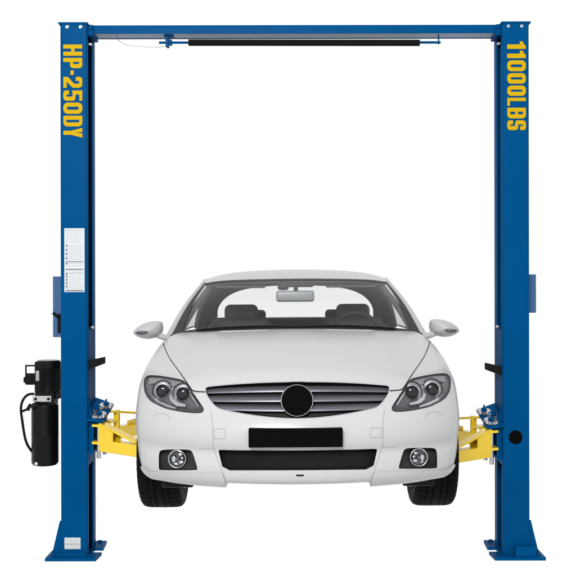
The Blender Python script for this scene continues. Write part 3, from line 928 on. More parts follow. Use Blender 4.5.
# ---- mirrors
def mirror_part(sg):
    root = empty('wing_mirror', (0, 0, 0), car)
    yd = 1.62
    L = loc_at(np.array([133.6, 136.5, 142, 149, 156, 161, 163, 163.4, 162, 157, 150, 143, 137]) + 0., np.array([331.5, 327.5, 323.5, 321, 320, 320.4, 323, 328, 333, 336.5, 338.2, 337.4, 335]) + 0., yd)
    L[:, 0] *= -sg if False else 1
    P = smooth_closed(L, 2); c = P.mean(0); rows = []
    for k, d in ((0, .0), (.0, .075), (.05, .085)):
        rows.append(None)
    rr = []
    for k, d in ((.93, -.086), (.75, -.080), (.5, -.064), (.28, -.043), (.1, -.018), (.0, .015), (.0, .07), (.06, .078), (.12, .070), (1, .068)):
        q = P * (1 - k) + c * k; q[:, 1] = yd + d - .03; rr.append(q)
    A = np.array(rr)
    if sg > 0: A = A * np.array([-1, 1, 1])
    nr, n = A.shape[:2]
    V = A.reshape(-1, 3)
    MB().add(V, [[r_ * n + i, r_ * n + (i + 1) % n, (r_ + 1) * n + (i + 1) % n, (r_ + 1) * n + i] for r_ in range(nr - 1) for i in range(n)] + [list(range(n))[::-1]], True).build('mirror_shell', M['paint'], root)
    A2 = A[-1]; 
    MB().add([tuple(v) for v in (A[-2] + np.array([0, .001, 0]))], [list(range(n))], False).build('mirror_glass', M['chrome'], root)
    fx = lambda p: np.array([p[0] * (1 if sg < 0 else -1), p[1], p[2]])
    # indicator: smoked lens low on the outer end, laid on the shell by casting rays at it
    from mathutils.bvhtree import BVHTree
    Vm = A * (np.array([-1, 1, 1]) if sg > 0 else 1); Vl = [Vector(v) for v in Vm.reshape(-1, 3)]
    tree = BVHTree.FromPolygons(Vl, [[r_ * n + i, r_ * n + (i + 1) % n, (r_ + 1) * n + (i + 1) % n, (r_ + 1) * n + i] for r_ in range(nr - 1) for i in range(n)] + [list(range(n))])
    eye = Vector((-CAR_X, -NOSE, CAM_Z - CAR_Z))
    def onshell(px, py, d=.002):
        t = Vector(loc_at(np.array([px]), np.array([py]), 1.0)[0]); h = tree.ray_cast(eye, (t - eye).normalized())
        p = h[0] if h[0] else Vector(loc_at(np.array([px]), np.array([py]), yd)[0])
        return fx(p - (t - eye).normalized() * d)
    def lens(out, d, nme, m):
        out = [tuple(p) for p in smooth_closed(out, 2)]
        c0 = np.mean(out, 0); rws = [[onshell(*(np.array(p) * k + c0 * (1 - k)), d if k < .99 else -.002) for p in out] for k in (1, .97, .75, .5, .25)]
        k_ = len(out); vv = [v for r_ in rws for v in r_]
        MB().add(vv, [[r_ * k_ + i, r_ * k_ + (i + 1) % k_, (r_ + 1) * k_ + (i + 1) % k_, (r_ + 1) * k_ + i] for r_ in range(4) for i in range(k_)] + [list(range(4 * k_, 5 * k_))], True).build(nme, m, root)
    lens([(135.6, 331.6), (139, 330.0), (144, 329.6), (148.2, 329.9), (149.4, 331.2), (147.2, 333.4), (142, 333.9), (137.5, 333.4)], .0035, 'indicator', M['satin'])
    lens([(139.3, 331.6), (141, 330.9), (143.6, 330.8), (143.0, 332.8), (140.2, 333.0)], .0055, 'indicator_bulb', M['lamp_dark'])
    lens([(144.8, 331.2), (147.6, 330.9), (147.4, 332.2), (144.6, 332.7)], .0055, 'indicator_bulb', M['lamp_dark'])
    st = [fx(loc_at(np.array([x]), np.array([y_]), yd)[0] + np.array([0, d, 0])) for x, y_, d in ((158, 333, -.01), (163.5, 336, .0), (168.5, 337.6, .02), (173, 339, .03))]
    MB().tube(curve(st, 10), [.026, .024, .022, .021, .021, .021, .022, .024, .027, .03], 12).build('mirror_arm', M['paint'], root)
for sg in (-1, 1): mirror_part(sg)

# ---- wheels
def wheel_mesh():
    prof = [(.225, -.118), (.245, -.134), (.285, -.143), (.312, -.139), (.326, -.126), (.3325, -.105), (.335, -.078), (.335, -.071), (.327, -.070), (.327, -.062), (.335, -.061), (.3355, -.032), (.3275, -.031), (.3275, -.022), (.3355, -.021)]
    prof = [(r_, h * .86) for r_, h in prof]
    prof = prof + [(r_, -h) for r_, h in prof[::-1]]
    sh = set([3, 4, 5, 6] + [len(prof) - 1 - j for j in (3, 4, 5, 6)]); blk = {10, 11, 18, 19}
    def radf(j, k):
        if j in sh and k % 4 == 0: return -.006
        if j in blk and k % 6 == 1: return -.004
        return 0
    t = MB(); t.lathe(prof, Matrix(), 192, closed=True, radf=radf)
    r_ = MB(); r_.lathe([(.226, -.125), (.226, -.11), (.205, -.09), (.20, .09), (.216, .112), (.228, .122), (.226, .128), (.212, .120), (.196, .085), (.19, -.08)], Matrix(), 64, closed=True)
    r_.lathe([(0, .085), (.05, .085), (.06, .075), (.06, .04), (0, .04)], Matrix(), 32)
    for k in range(10):
        a = 2 * math.pi * k / 10 + (.1 if k % 2 else -.1)
        r_.beam((.045 * math.cos(a), .045 * math.sin(a), .07), (.205 * math.cos(a), .205 * math.sin(a), .088), .022, .03, bev=.005)
    d = MB(); d.lathe([(0, .02), (.16, .02), (.165, .0), (.165, -.02), (0, -.02)], Matrix(), 40)
    return t, r_, d
tm, rm, dm = wheel_mesh(); first = None
for yc in (WY, RWY):
    for sg in (-1, 1):
        root = empty('wheel', (sg * .792, yc, WR + .002), car)
        root.rotation_euler = (0, R(90) * sg, 0)
        if first is None:
            first = [tm.build('tyre', M['tyre'], root, 50), rm.build('rim', M['alloy'], root), dm.build('brake_disc', M['satin'], root)]
        else:
            for o in first:
                q = o.copy(); COL.objects.link(q); q.parent = root
    MB().tube([(-.75, yc, WR), (.75, yc, WR)], .04, 12).build('axle', M['black'], car)

# ---- cabin
def seat(x):
    root = empty('front_seat', (x, 0, 0), car)
    tilt = Matrix.Rotation(R(-16), 4, 'X')
    MB().rbox((0, 2.36, .62), (.52, .54, .16), .06).build('seat_cushion', M['interior'], root)
    mb = MB(); mb.rbox((0, 2.63, .84), (.46, .13, .48), .06, tilt)
    for s_ in (-1, 1): mb.rbox((s_ * .215, 2.60, .80), (.09, .16, .44), .04, tilt)
    mb.build('backrest', M['interior'], root)
    mb = MB(); mb.rbox((0, 2.72, 1.108), (.265, .095, .135), .045, Matrix.Rotation(R(-8), 4, 'X')); mb.build('headrest', M['interior'], root)
    mb = MB()
    for s_ in (-.06, .06): mb.tube([(s_, 2.70, 1.02), (s_, 2.72, 1.10)], .007, 8)
    mb.build_each('headrest_post', M['steel'], root)
for x in (-.430, .452): seat(x)
mb = MB(); mb.rbox((0, 3.45, .80), (1.36, .18, .50), .06, Matrix.Rotation(R(-20), 4, 'X')); mb.rbox((0, 3.25, .58), (1.36, .5, .16), .06)
mb.build('rear_seat', M['interior'], car)
for x in (-.38, .38):
    MB().rbox((x, 3.56, 1.07), (.24, .08, .09), .035).build('rear_headrest', M['interior'], car)
MB().rbox((0, 3.86, .985), (1.46, .56, .06), .02).build('parcel_shelf', M['interior'], car)
mb = MB(); mb.rbox((0, 1.83, .86), (1.52, .36, .22), .08); mb.rbox((.40, 1.80, .955), (.40, .26, .09), .04)
mb.build('dashboard', M['trim'], car)
sw = MB(); Mx = Matrix.Translation((.435, 2.10, .945)) @ Matrix.Rotation(R(68), 4, 'X')
ring(sw, Mx, .185, .015, 48)
sw.lathe([(0, .02), (.06, .018), (.07, 0), (.06, -.03), (0, -.03)], Mx, 24)
for an in (0, 180, 270): sw.beam(Mx @ Vector((.05 * math.cos(R(an)), .05 * math.sin(R(an)), 0)), Mx @ Vector((.18 * math.cos(R(an)), .18 * math.sin(R(an)), 0)), .03, .02)
sw.build('steering_wheel', M['trim'], car)
mr = empty('rear_view_mirror', (0, 0, 0), car)
MB().rbox((-.005, 1.985, 1.243), (.272, .04, .080), .03).build('mirror_shell', mat('mirror_back_plastic', (.22, .23, .24, 1), .35), mr)
mb = MB(); mb.tube([(0, 1.985, 1.27), (0, 2.02, 1.335)], .016, 10); mb.rbox((0, 2.04, 1.325), (.26, .07, .036), .016); mb.rbox((-.09, 2.035, 1.312), (.08, .06, .05), .02)
mb.build('mirror_mount', M['trim'], mr)
for x in (-.40, .40):
    MB().rbox((x, 2.13, 1.325), (.36, .13, .018), .008, Matrix.Rotation(R(14), 4, 'X')).build('sun_visor', M['liner'], car)
# door handles and door shut lines
for sg in (-1, 1):
    MB().rbox((sg * .918, 2.95, .80), (.03, .19, .028), .012).build('door_handle', M['paint'], car)
for sg in (-1, 1):
    mb = MB()
    for yv in (1.66, 3.12):
        zz = np.linspace(.36, .93, 20); xx = []
        for z in zz:
            lo, hi = .6, 1.1
            for _ in range(30):
                m_ = (lo + hi) / 2
                if fbody(np.array([m_]), np.array([yv]), np.array([z]))[0] < 0: lo = m_
                else: hi = m_
            xx.append(lo)
        mb.tube([(sg * x, yv, z) for x, z in zip(xx, zz)], .0022, 6)
    mb.build_each('door_seam', M['groove'], body)

# ================================================================== THE LIFT
lift = empty('vehicle_lift', (0, 0, 0))
tag(lift, 'blue two-column overhead vehicle lift with yellow swing arms around the white car', 'vehicle lift')
XL = .013
TOP = 3.574
# lettering
def letter(ch, w, h, t):
    tv = t * .72
    if ch == 'H': return [[(0, 0), (t, 0), (t, h * .42), (w - t, h * .42), (w - t, 0), (w, 0), (w, h), (w - t, h), (w - t, h * .59), (t, h * .59), (t, h), (0, h)]]
    if ch == 'P':
        r = w * .3; b = h * .36
        return [[(0, 0), (t, 0), (t, b)] + arc(w - r, b + r, r, -90, 0) + arc(w - r, h - r, r, 0, 90) + [(0, h)], rrect(t, b + tv, w - t, h - tv, (.001, r * .4, r * .4, .001))]
    if ch == '-': return [[(0, h * .38), (w, h * .38), (w, h * .55), (0, h * .55)]]
    if ch == '0': return [rrect(0, 0, w, h, w * .38), rrect(t, tv * 1.2, w - t, h - tv * 1.2, (w - 2 * t) * .45)]
    if ch == 'D': return [rrect(0, 0, w, h, (0, w * .36, w * .36, 0)), rrect(t, tv, w - t, h - tv, (.001, (w - 2 * t) * .5, (w - 2 * t) * .5, .001))]
    if ch == 'B': return [rrect(0, 0, w, h, (0, w * .34, w * .34, 0)), rrect(t, tv, w - t, h * .5 - tv * .45, (.001, w * .12, w * .12, .001)), rrect(t, h * .5 + tv * .45, w - t, h - tv, (.001, w * .12, w * .12, .001))]
    if ch == 'L': return [[(0, 0), (w, 0), (w, tv * 1.1), (t, tv * 1.1), (t, h), (0, h)]]
    if ch == '1': return [[(w - t * 1.15, 0), (w, 0), (w, h), (w - t * .8, h), (w - t * 1.5, h * .86), (0, h * .84), (0, h * .68), (w - t * 1.15, h * .68)]]
    if ch == 'Y': return [[(w / 2 - t / 2, 0), (w / 2 + t / 2, 0), (w / 2 + t / 2, h * .4), (w, h), (w - t * 1.02, h), (w / 2, h * .63), (t * 1.02, h), (0, h), (w / 2 - t / 2, h * .4)]]
    r = w * .36; q = w * .13; m = h * .5; b = tv * .5
    if ch == 'S': P = [(0, 0, r), (w, 0, r), (w, m + b, r * .8), (t, m + b, q), (t, h - tv, q), (w - t, h - tv, q), (w - t, h * .69, 0), (w, h * .69, 0), (w, h, r), (0, h, r),
                       (0, m - b, r * .8), (w - t, m - b, q), (w - t, tv, q), (t, tv, q), (t, h * .31, 0), (0, h * .31, 0)]
    elif ch == '2': P = [(0, 0, 0), (w, 0, 0), (w, tv * 1.15, 0), (t * 1.2, tv * 1.15, 0), (w, h * .50, q), (w, h, r), (0, h, r), (0, h * .66, 0), (t, h * .66, 0), (t, h - tv, q), (w - t, h - tv, q),
                         (w - t, h * .56, q), (0, h * .25, q)]
    elif ch == '5': P = [(0, 0, r), (w, 0, r), (w, h * .64, r), (t, h * .64, q), (t, h - tv, 0), (w, h - tv, 0), (w, h, 0), (0, h, 0), (0, h * .45, 0), (w * .3, h * .49, 0), (w - t, h * .49, q), (w - t, tv, q), (t, tv, q), (t, h * .30, 0), (0, h * .30, 0)]
    return [corners(P)]
def corners(P, n=5):
    out = []
    for i, (x, y, r) in enumerate(P):
        b = Vector((x, y)); a = Vector(P[i - 1][:2]); c = Vector(P[(i + 1) % len(P)][:2])
        u, v = a - b, c - b; q = min(r, u.length * .49, v.length * .49)
        if q < 1e-5: out.append((x, y)); continue
        p0, p2 = b + u.normalized() * q, b + v.normalized() * q
        out += [tuple(p0 * (1 - k / n) ** 2 + b * 2 * k / n * (1 - k / n) + p2 * (k / n) ** 2) for k in range(n + 1)]
    return out
def lettering(word, spans, x0, z0, h, parent, unit=.00162):
    mb = MB(); base = spans[0][0]
    for ch, (a, b) in zip(word, spans):
        w = (b - a - 3) * unit; u0 = (a + 1 - base) * unit
        mb.loops(letter(ch, w, h, min(.027, w * .42) if ch not in '1-' else .026), -.0035, .001, lambda u, v, t, u0=u0: (x0 + v, t, z0 - u0 - u))
    return mb.build('lettering', M['letter'], parent)

def bolt(mb, c, r=.014, axis='y'):
    Mx = Matrix.Translation(c) @ (Matrix.Rotation(R(90), 4, 'X') if axis == 'y' else Matrix())
    mb.lathe([(r * 1.25, 0), (r * 1.25, .003), (r, .003), (r, .011), (r * .6, .014), (0, .014)], Mx, 6, smooth=False)

def column(s):
    root = empty('column', (XL + s * 1.475, .13, 0), lift)
    base = Vector(root.location)
    def pt(x, y, z): return Vector((XL + s * x, y, z)) - base          # x: distance outwards from the lift's centre
    mp = lambda a, b, t: pt(a, b, t)
    # folded steel post, open towards the car
    sec = [(1.389, .036), (1.389, .004), (1.560, .004), (1.560, .266), (1.389, .266), (1.389, .185)]
    mb = MB(); mb.prism(stroke(sec, .009, .014, 4), .020, TOP - .010, mp)
    post = mb.build('post', M['blue'], root, 50)
    mb = MB(); mb.prism([(1.379, -.006), (1.575, -.006), (1.575, .272), (1.379, .272)], TOP - .010, TOP, mp); mb.build('cap_plate', M['blue'], root)
    # base plate with a slot cut from the inner edge
    P = [(1.300, .075), (1.318, -.07), (1.652, -.07), (1.652, .37), (1.330, .37), (1.318, .185), (1.375, .185), (1.375, .075)]
    P[0] = (1.306, .075)
    mb = MB(); mb.prism(P, 0, .020, mp)
    pl = mb.build('base_plate', M['blue'], root)
    mb = MB()
    for x, y in ((1.61, -.03), (1.61, .31), (1.37, .33)): bolt(mb, pt(x, y, .020), .016, 'z')
    mb.build_each('anchor_bolt', M['blue'], root)
    mb = MB()
    mb.prism([(1.558, .02), (1.628, .02), (1.5745, .245), (1.558, .245)], .016, .028, lambda a, b, t: pt(a, t, b))
    mb.prism([(1.558, .02), (1.628, .02), (1.5745, .245), (1.558, .245)], .236, .248, lambda a, b, t: pt(a, t, b))
    mb.build_each('gusset', M['blue'], root)
    if s > 0:
        mb = MB(); mb.box(pt(1.455, -.060, .020), pt(1.592, -.002, .088), .004); mb.build('base_bracket', M['blue'], root)
    else:
        mb = MB(); mb.prism([(1.39, .020), (1.59, .020), (1.565, .046), (1.40, .046)], -.030, -.0015, lambda a, b, t: pt(a, t, b)); mb.build('base_bracket', M['blue'], root)
    # top bolts
    mb = MB()
    for x in (1.426, 1.515): bolt(mb, pt(x, -.001, TOP - .031), .0095)
    mb.build_each('top_bolt', M['steel'], root)
    # carriage running inside the post
    dz = 0 if s < 0 else -.055
    mb = MB(); mb.box(pt(1.394, .030, .60), pt(1.540, .240, 1.54), .01); mb.box(pt(1.3835, .045, .62), pt(1.396, .177, 1.52), .003)
    car_ = mb.build('carriage', M['blue'], root)
    mb = MB(); mb.rbox(pt(1.380, .132, 1.535), (.02, .05, .02), .008); mb.build('carriage_bolt', M['steel'], root)
    # door guard
    mb = MB(); dzg = 0 if s < 0 else -.045
    mb.add([pt(1.385, .03, 1.255 + dzg), pt(1.385, .16, 1.255 + dzg), pt(1.385, .16, 1.315 + dzg), pt(1.385, .03, 1.315 + dzg),
            pt(1.292, .05, 1.290 + dzg), pt(1.292, .14, 1.290 + dzg), pt(1.292, .14, 1.335 + dzg), pt(1.292, .05, 1.335 + dzg)],
           [[3, 2, 1, 0], [4, 5, 6, 7], [0, 1, 5, 4], [1, 2, 6, 5], [2, 3, 7, 6], [3, 0, 4, 7]])
    mb.build('door_guard', M['rubber'], root)
    # chain roller low on the inner lip of the post head
    mb = MB(); Mx = Matrix.Translation(pt(1.372, .05, 3.44)) @ Matrix.Rotation(R(90), 4, 'Y')
    mb.lathe([(.008, -.010), (.011, -.008), (.011, .008), (.008, .010)], Mx, 20); mb.build('cable_bolt', M['steel'], root)
    # release cover on the outer side
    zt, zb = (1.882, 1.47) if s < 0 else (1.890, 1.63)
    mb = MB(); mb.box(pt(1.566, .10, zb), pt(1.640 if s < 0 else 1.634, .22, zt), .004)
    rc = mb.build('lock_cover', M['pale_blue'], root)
    if s < 0:
        mb = MB(); mb.box(pt(1.586, .088, 1.50), pt(1.606, .099, 1.628), .003)
        mb.beam(pt(1.638, .093, 1.636), pt(1.592, .093, 1.600), .010, .020, bev=.003)
        mb.build('release_handle', M['rubber'], rc)
    return root, pt

rootL, ptL = column(-1); rootR, ptR = column(1)
bL = Vector(rootL.location); bR = Vector(rootR.location)
lettering('HP-250DY', [(140, 189), (195, 240), (247, 268), (273, 321), (329, 374), (379, 428), (433, 480), (483, 526)], -1.528 - bL.x, 3.427, .126, rootL)
lettering('11000LBS', [(130, 164), (168, 202), (208, 256), (261, 307), (312, 357), (362, 398), (403, 450), (455, 498)], 1.430 - bR.x, 3.443, .124, rootR)
for o in rootL.children[:] + rootR.children[:]:
    if o.name.startswith('lettering'): o.location = (0, -.13, 0)
# round access hole on the right post: its dark opening painted as a black disc, a little proud
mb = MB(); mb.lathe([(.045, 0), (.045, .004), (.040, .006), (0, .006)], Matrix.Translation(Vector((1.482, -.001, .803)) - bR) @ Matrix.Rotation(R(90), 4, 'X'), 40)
mb.build('dark_hole_disc', M['disc'], rootR)
# stickers on the left post
def sticker(x0, z0, x1, z1, name, rows, parent):
    b = Vector(parent.location)
    mb = MB(); mb.box(Vector((x0, -.0022, z0)) - b, Vector((x1, .001, z1)) - b, .0005); st = mb.build(name, M['paper'], parent)
    mb = MB(); w = x1 - x0
    for (v, hh, kind) in rows:
        z = z1 - (z1 - z0) * v
        x = x0 + w * .07
        if kind == 'bar':
            mb.add([Vector(p) - b for p in ((x, -.0030, z - hh / 2), (x1 - w * .07, -.0030, z - hh / 2), (x1 - w * .07, -.0030, z + hh / 2), (x, -.0030, z + hh / 2))], [[0, 1, 2, 3]], False, 1)
            continue
        if kind == 'icon':
            q = .012
            mb.add([Vector(p) - b for p in ((x, -.0030, z - q / 2), (x + q, -.0030, z - q / 2), (x + q, -.0030, z + q / 2), (x, -.0030, z + q / 2))], [[0, 1, 2, 3]], False, 1)
            x += .022
        while x < x1 - w * .12:
            l = random.uniform(.004, .013); e = min(x + l, x1 - w * .06)
            mb.add([Vector(p) - b for p in ((x, -.0030, z - hh / 2), (e, -.0030, z - hh / 2), (e, -.0030, z + hh / 2), (x, -.0030, z + hh / 2))], [[0, 1, 2, 3]], False, 0)
            x = e + random.uniform(.002, .004)
    mb.build('print', [M['ink'], M['dark_ink']], st)
rows = [(.035, .007, 'bar_')] + [(.07 + .026 * k, .0022, 'text') for k in range(7)] + [(.27 + .022 * k, .0024, 'icon' if k % 3 == 0 else 'text') for k in range(11)]
rows += [(.525, .006, 'bar'), (.555, .003, 'icon'), (.59, .003, 'text'), (.645, .007, 'bar'), (.69, .006, 'text'), (.715, .006, 'icon')]
rows += [(.755 + .027 * k, .0026, 'icon' if k % 2 == 0 else 'text') for k in range(8)] + [(.978, .008, 'bar')]
sticker(-1.524, 1.776, -1.389, 2.201, 'instruction_label', rows, rootL)
sticker(-1.526, .063, -1.419, .139, 'serial_label', [(.15, .003, 'text'), (.3, .004, 'text'), (.52, .008, 'text'), (.62, .008, 'text'), (.85, .003, 'text')], rootL)

# ---- cross beam and shut-off bar
bm_ = empty('crossbeam', (0, .13, 3.5), lift); bo = Vector(bm_.location)
mb = MB()
sec = [(.195, 3.500), (.195, 3.5485), (.055, 3.5485), (.055, 3.500)]     # (y, z): folded channel, open below with a bottom plate
x0, x1 = -1.372 + XL, 1.372 + XL
mb.prism(stroke([(.062, 3.514), (.062, 3.569), (.200, 3.569), (.200, 3.514)], .008, .012, 4), x0, x1, lambda a, b, t: Vector((t, a, b)) - bo)
mb.build('channel', M['blue'], bm_, 50)
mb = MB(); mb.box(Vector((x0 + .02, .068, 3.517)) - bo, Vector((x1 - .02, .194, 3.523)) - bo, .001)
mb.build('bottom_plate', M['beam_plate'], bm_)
mb = MB()
for s in (-1, 1):
    mb.box(Vector((XL + s * 1.352, .040, 3.495)) - bo, Vector((XL + s * 1.388, .215, 3.5695)) - bo, .004)
mb.build_each('end_bracket', M['blue'], bm_)
mb = MB()
for s in (-1, 1): bolt(mb, Vector((XL + s * 1.362, .040, 3.545)) - bo, .010)
mb.build_each('bracket_bolt', M['blue'], bm_)
# padded bar
sb = empty('shutoff_bar', (0, .13, 3.45), lift); so = Vector(sb.location)
X = lambda px, d=6.43: (px - 293) / F_PX * d
Zp = lambda py, d=6.43: CAM_Z + (290 - py) / F_PX * d
yb = .13
mb = MB(); mb.tube([Vector((X(189), yb, Zp(42.5))) - so, Vector((X(420), yb, Zp(43.1))) - so], .0215, 20); mb.build('foam_sleeve', M['foam'], sb)
mb = MB(); mb.tube([Vector((X(159.5), yb, Zp(42.4))) - so, Vector((X(441), yb, Zp(42.7))) - so], .0085, 12); mb.build('rod', M['blue'], sb)
mb = MB(); mb.box(Vector((X(166.5), yb - .03, Zp(47))) - so, Vector((X(169.5), yb + .03, Zp(34.5))) - so, .002)
mb.box(Vector((X(165), yb - .035, Zp(37.5))) - so, Vector((X(174), yb + .035, Zp(34.5))) - so, .002)
mb.box(Vector((X(170), yb - .02, Zp(45))) - so, Vector((X(172.5), yb + .02, Zp(40))) - so, .002)
mb.build('switch_bracket', M['blue'], sb)
mb = MB(); mb.tube([Vector((X(439), yb, Zp(34))) - so, Vector((X(439), yb, Zp(44.5))) - so], .005, 8); mb.build('hanger', M['blue'], sb)
mb = MB(); mb.tube([p - so for p in [Vector(q) for q in curve([(X(118), yb, Zp(34)), (X(118.5), yb - .02, Zp(39)), (X(126), yb - .03, Zp(45)), (X(140), yb - .03, Zp(47.2)), (X(158), yb - .02, Zp(47.6)), (X(168), yb, Zp(46))], 40)]], .0022, 6)
mb.build('switch_cable', M['steel'], sb)

# ---- swing arms
def arms(s, dz):
    X_ = lambda x: XL + s * x
    # blue yoke with the arm-lock gears
    yk = empty('arm_yoke', (X_(1.33), .13, .70 + dz), lift); o = Vector(yk.location)
    P = lambda x, y, z: Vector((X_(x), y, z + dz)) - o
    mb = MB()
    mb.box(P(1.395, .02, .690), P(1.352, .25, .712), .003); mb.box(P(1.395, .02, .890), P(1.300, .25, .905), .003)
    mb.prism([(1.385, .69), (1.352, .70), (1.352, .915), (1.385, 1.055)], .034, .046, lambda a, b, t: P(a, t, b))
    mb.prism([(1.385, .69), (1.352, .70), (1.352, .915), (1.385, 1.055)], .224, .236, lambda a, b, t: P(a, t, b))
    # sloping top plate
    zpl = lambda y: .912 + (y + .02) * .27
    pl = [P(1.388, -.02, .918), P(1.275, -.02, .906), P(1.262, .28, .985), P(1.388, .28, 1.03)]
    mb.add(pl + [p + Vector((0, 0, .012)) for p in pl], [[3, 2, 1, 0], [4, 5, 6, 7], [0, 1, 5, 4], [1, 2, 6, 5], [2, 3, 7, 6], [3, 0, 4, 7]])
    mb.build('yoke_plate', M['blue'], yk)
    mb = MB()
    for (x, y, r) in ((1.315, .045, .050), (1.300, .205, .050), (1.350, .13, .032)):
        n = 28; vs = []
        for zz in (.014, .030):
            for k in range(n):
                a = 2 * math.pi * k / n; rr = r * (1 if k % 2 else .84); yy = y + rr * math.sin(a)
                vs.append(P(x + rr * math.cos(a), yy, zpl(yy) + zz))
        mb.add(vs, [[k, (k + 1) % n, n + (k + 1) % n, n + k] for k in range(n)] + [list(range(n))[::-1], list(range(n, 2 * n))])
    mb.build_each('lock_gear', M['steel'], yk)
    mb = MB()
    for x, y in ((1.315, .045), (1.300, .205), (1.350, .13)):
        mb.lathe([(.020, .028), (.020, .040), (.014, .046), (0, .046)], Matrix.Translation(P(x, y, zpl(y))), 6, smooth=False)
        mb.tube([P(x, y, zpl(y) + .03), P(x, y, zpl(y) + .066)], .006, 8)
    mb.build_each('lock_pin', M['blue'], yk)
    mb = MB()
    for x, y in ((1.318, .045), (1.308, .205)): mb.tube([P(x, y, .660), P(x, y, .93)], .015, 16)
    mb.build_each('pivot_pin', M['steel'], yk)
    # front arm
    fa = empty('swing_arm', (X_(1.318), .045, .70 + dz), lift); o2 = Vector(fa.location)
    Q = lambda x, y, z: Vector((X_(x), y, z + dz)) - o2
    mb = MB()
    for z in (.878, .762):
        mb.prism([(1.355, .0), (1.355, .085), (1.295, .095), (1.240, .05), (1.262, -.03), (1.31, -.02)], z, z + .016, lambda a, b, t: Q(a, b, t))
    mb.beam(Q(1.285, .01, .755), Q(.83, -.345, .755), .075, .078, bev=.006)
    tr = [(1.285, .01), (1.175, -.076)]
    t = Vector((tr[1][0] - tr[0][0], tr[1][1] - tr[0][1])).normalized(); nn = Vector((-t.y, t.x))
    for off_ in (-.034, .030):                                     # web plates
        A = [(tr[0][0] + nn.x * off_, tr[0][1] + nn.y * off_), (tr[1][0] + nn.x * off_, tr[1][1] + nn.y * off_)]
        e = Vector((nn.x, nn.y)) * .006
        vs = []
        for ee in (Vector((0, 0)), e):
            vs += [Q(A[0][0] + ee.x, A[0][1] + ee.y, .79), Q(A[1][0] + ee.x, A[1][1] + ee.y, .79), Q(A[1][0] + ee.x, A[1][1] + ee.y, .852), Q(A[0][0] + ee.x, A[0][1] + ee.y, .892)]
        mb.add(vs, [[3, 2, 1, 0], [4, 5, 6, 7], [0, 1, 5, 4], [1, 2, 6, 5], [2, 3, 7, 6], [3, 0, 4, 7]])
    mb.build('arm_beam', M['yellow'], fa)
    mb = MB(); mb.beam(Q(1.29, .012, .898), Q(1.01, -.205, .806), .066, .014, bev=.003); mb.build('brace', M['yellow'], fa)
    mb = MB(); mb.beam(Q(.90, -.29, .760), Q(.76, -.40, .760), .060, .055, bev=.004); mb.build('extension', M['yellow'], fa)
    mb = MB(); mb.lathe([(.05, .79), (.05, .812), (.06, .815), (.06, .828), (.0, .828)], Matrix.Translation(Q(.79, -.375, 0) ), 28); mb.build('lift_pad', M['rubber'], fa)
    # rear arm
    ra = empty('swing_arm', (X_(1.308), .205, .70 + dz), lift); o3 = Vector(ra.location)
    Q3 = lambda x, y, z: Vector((X_(x), y, z + dz)) - o3
    mb = MB()
    for z in (.878, .762):
        mb.prism([(1.345, .165), (1.345, .245), (1.295, .29), (1.225, .26), (1.25, .16)], z, z + .016, lambda a, b, t: Q3(a, b, t))
    mb.beam(Q3(1.265, .26, .795), Q3(.88, 1.06, .775), .075, .085, bev=.006)
    mb.box(Q3(1.256, .235, .775), Q3(1.222, .30, .955), .004)
    mb.build('arm_beam', M['yellow'], ra)
    mb = MB(); mb.beam(Q3(1.285, .20, .955), Q3(1.03, .74, .865), .08, .016, bev=.003); mb.build('brace', M['yellow'], ra)
    mb = MB(); mb.beam(Q3(1.19, .415, .825), Q3(1.06, .69, .84), .012, .07, bev=.002); mb.build('web', M['yellow'], ra)
    mb = MB(); mb.beam(Q3(.93, .96, .775), Q3(.74, 1.32, .770), .060, .055, bev=.004); mb.build('extension', M['yellow'], ra)
    mb = MB(); mb.lathe([(.05, .79), (.05, .812), (.06, .815), (.06, .828), (.0, .828)], Matrix.Translation(Q3(.77, 1.27, 0)), 28); mb.build('lift_pad', M['rubber'], ra)
arms(-1, 0); arms(1, -.045)

# ---- hydraulic power unit on the left column
pu = empty('power_unit', (-1.69, .12, .66), lift); po = Vector(pu.location)
D = 6.42
U = lambda px, py, y=.12, d=D: Vector(((px - 293) / F_PX * d, y, CAM_Z + (290 - py) / F_PX * d)) - po
tc = U(44.8, 432)
Mz = lambda x, y: Matrix.Translation((x, y, 0))
zt, zb = U(0, 402).z, U(0, 465).z
mb = MB(); r_ = .0905
mb.lathe([(0, zb), (r_ * .55, zb + .001), (r_ * .88, zb + .008), (r_ * .99, zb + .022), (r_, zb + .03), (r_, (zt + zb) / 2 - .006), (r_ * 1.015, (zt + zb) / 2), (r_, (zt + zb) / 2 + .006), (r_, zt - .03), (r_ * .96, zt - .01), (r_ * .7, zt), (0, zt)], Mz(tc.x, tc.y), 56)
mb.build('oil_tank', M['tank'], pu)
mb = MB(); p = U(39.5, 461); mb.lathe([(.012, 0), (.012, .008), (.006, .012), (0, .012)], Matrix.Translation((p.x, tc.y - .086, p.z)) @ Matrix.Rotation(R(90), 4, 'X'), 16); mb.build('drain_plug', M['steel'], pu)
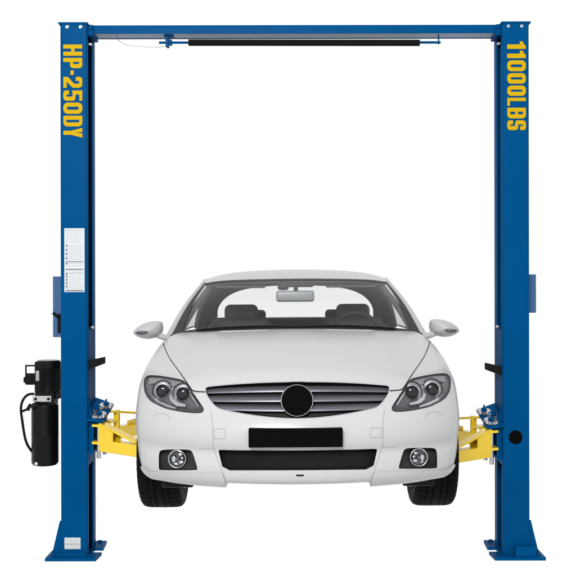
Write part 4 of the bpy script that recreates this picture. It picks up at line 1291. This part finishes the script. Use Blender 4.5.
# finned motor
mc = U(48.3, 376); zt, zb = U(0, 359.8).z, U(0, 391).z; r_ = .080
mb = MB()
mb.lathe([(0, zb), (r_ * .97, zb), (r_, zb + .010), (r_, zt - .056), (r_ * 1.03, zt - .048), (r_ * 1.03, zt - .012), (r_ * .9, zt), (0, zt)], Mz(mc.x, mc.y), 144, radf=lambda j, k: -.006 if j in (2, 3) and k % 4 > 1 else 0)
mb.build('motor', M['tank'], pu)
mb = MB(); mb.box(U(36.8, 391.5, .055), U(43, 360.5, .175), .008); mb.build('capacitor_cover', M['tank'], pu)
mb = MB(); p0 = U(38.2, 379.5, .053); p1 = U(41.6, 369.5, .056); mb.box(p0, p1, .001); mb.build('rating_label', mat('grey_sticker', (.22, .23, .23, 1), .5), pu)
# switch box on an open bracket
mb = MB()
for a, b in (((25.2, 365.2), (37, 365.2)), ((25.8, 365.2), (25.8, 384)), ((25.2, 373.6), (37, 373.6))):
    mb.tube([U(*a), U(*b)], .0055, 8)
mb.build('switch_bracket', M['rubber'], pu)
mb = MB(); mb.box(U(27, 384, .09), U(36.8, 374, .16), .006); mb.box(U(24.0, 382, .10), U(27.5, 376.5, .14), .004)
mb.lathe([(.012, 0), (.012, .01), (0, .013)], Matrix.Translation(U(31.5, 379, .09)) @ Matrix.Rotation(R(90), 4, 'X'), 20)
mb.build('switch_box', M['rubber'], pu)
# pump block, silver clamp, bracket to the column
mb = MB(); mb.box(U(37, 404, .06), U(56, 390, .18), .006); mb.box(U(54, 398, .09), U(60.3, 391.5, .16), .004); mb.box(U(56, 391, .10), U(60.3, 361, .19), .004)
mb.build('pump_block', M['black'], pu)
mb = MB(); mb.box(U(35.3, 400, .040), U(54, 394.3, .058), .003); mb.build('clamp', M['steel'], pu)
mb = MB()
for px in (38.5, 51.3): bolt(mb, U(px, 397.2, .040), .009)
mb.build_each('clamp_bolt', M['black'], pu)
mb = MB(); mb.tube([U(37, 405.5, .04), U(33, 403.5, .04), U(30.5, 408, .045)], .014, 12); mb.tube([U(40, 402, .045), U(34.5, 404.8, .04)], .017, 12); mb.build('hose_fitting', M['black'], pu)
hp = curve([U(36.8, 392.6, .06), U(31.5, 392.8, .05), U(26.6, 397.5, .04), U(24.2, 405.5, .04), U(25, 416, .04), U(26.6, 430, .05), U(29.2, 443, .07), U(34.5, 453, .10)], 50)
mb = MB(); mb.tube(hp, .0085, 12); mb.tube([U(25.0, 409.5, .03), U(30, 407.5, .04)], .008, 8); mb.build('hose', M['rubber'], pu)
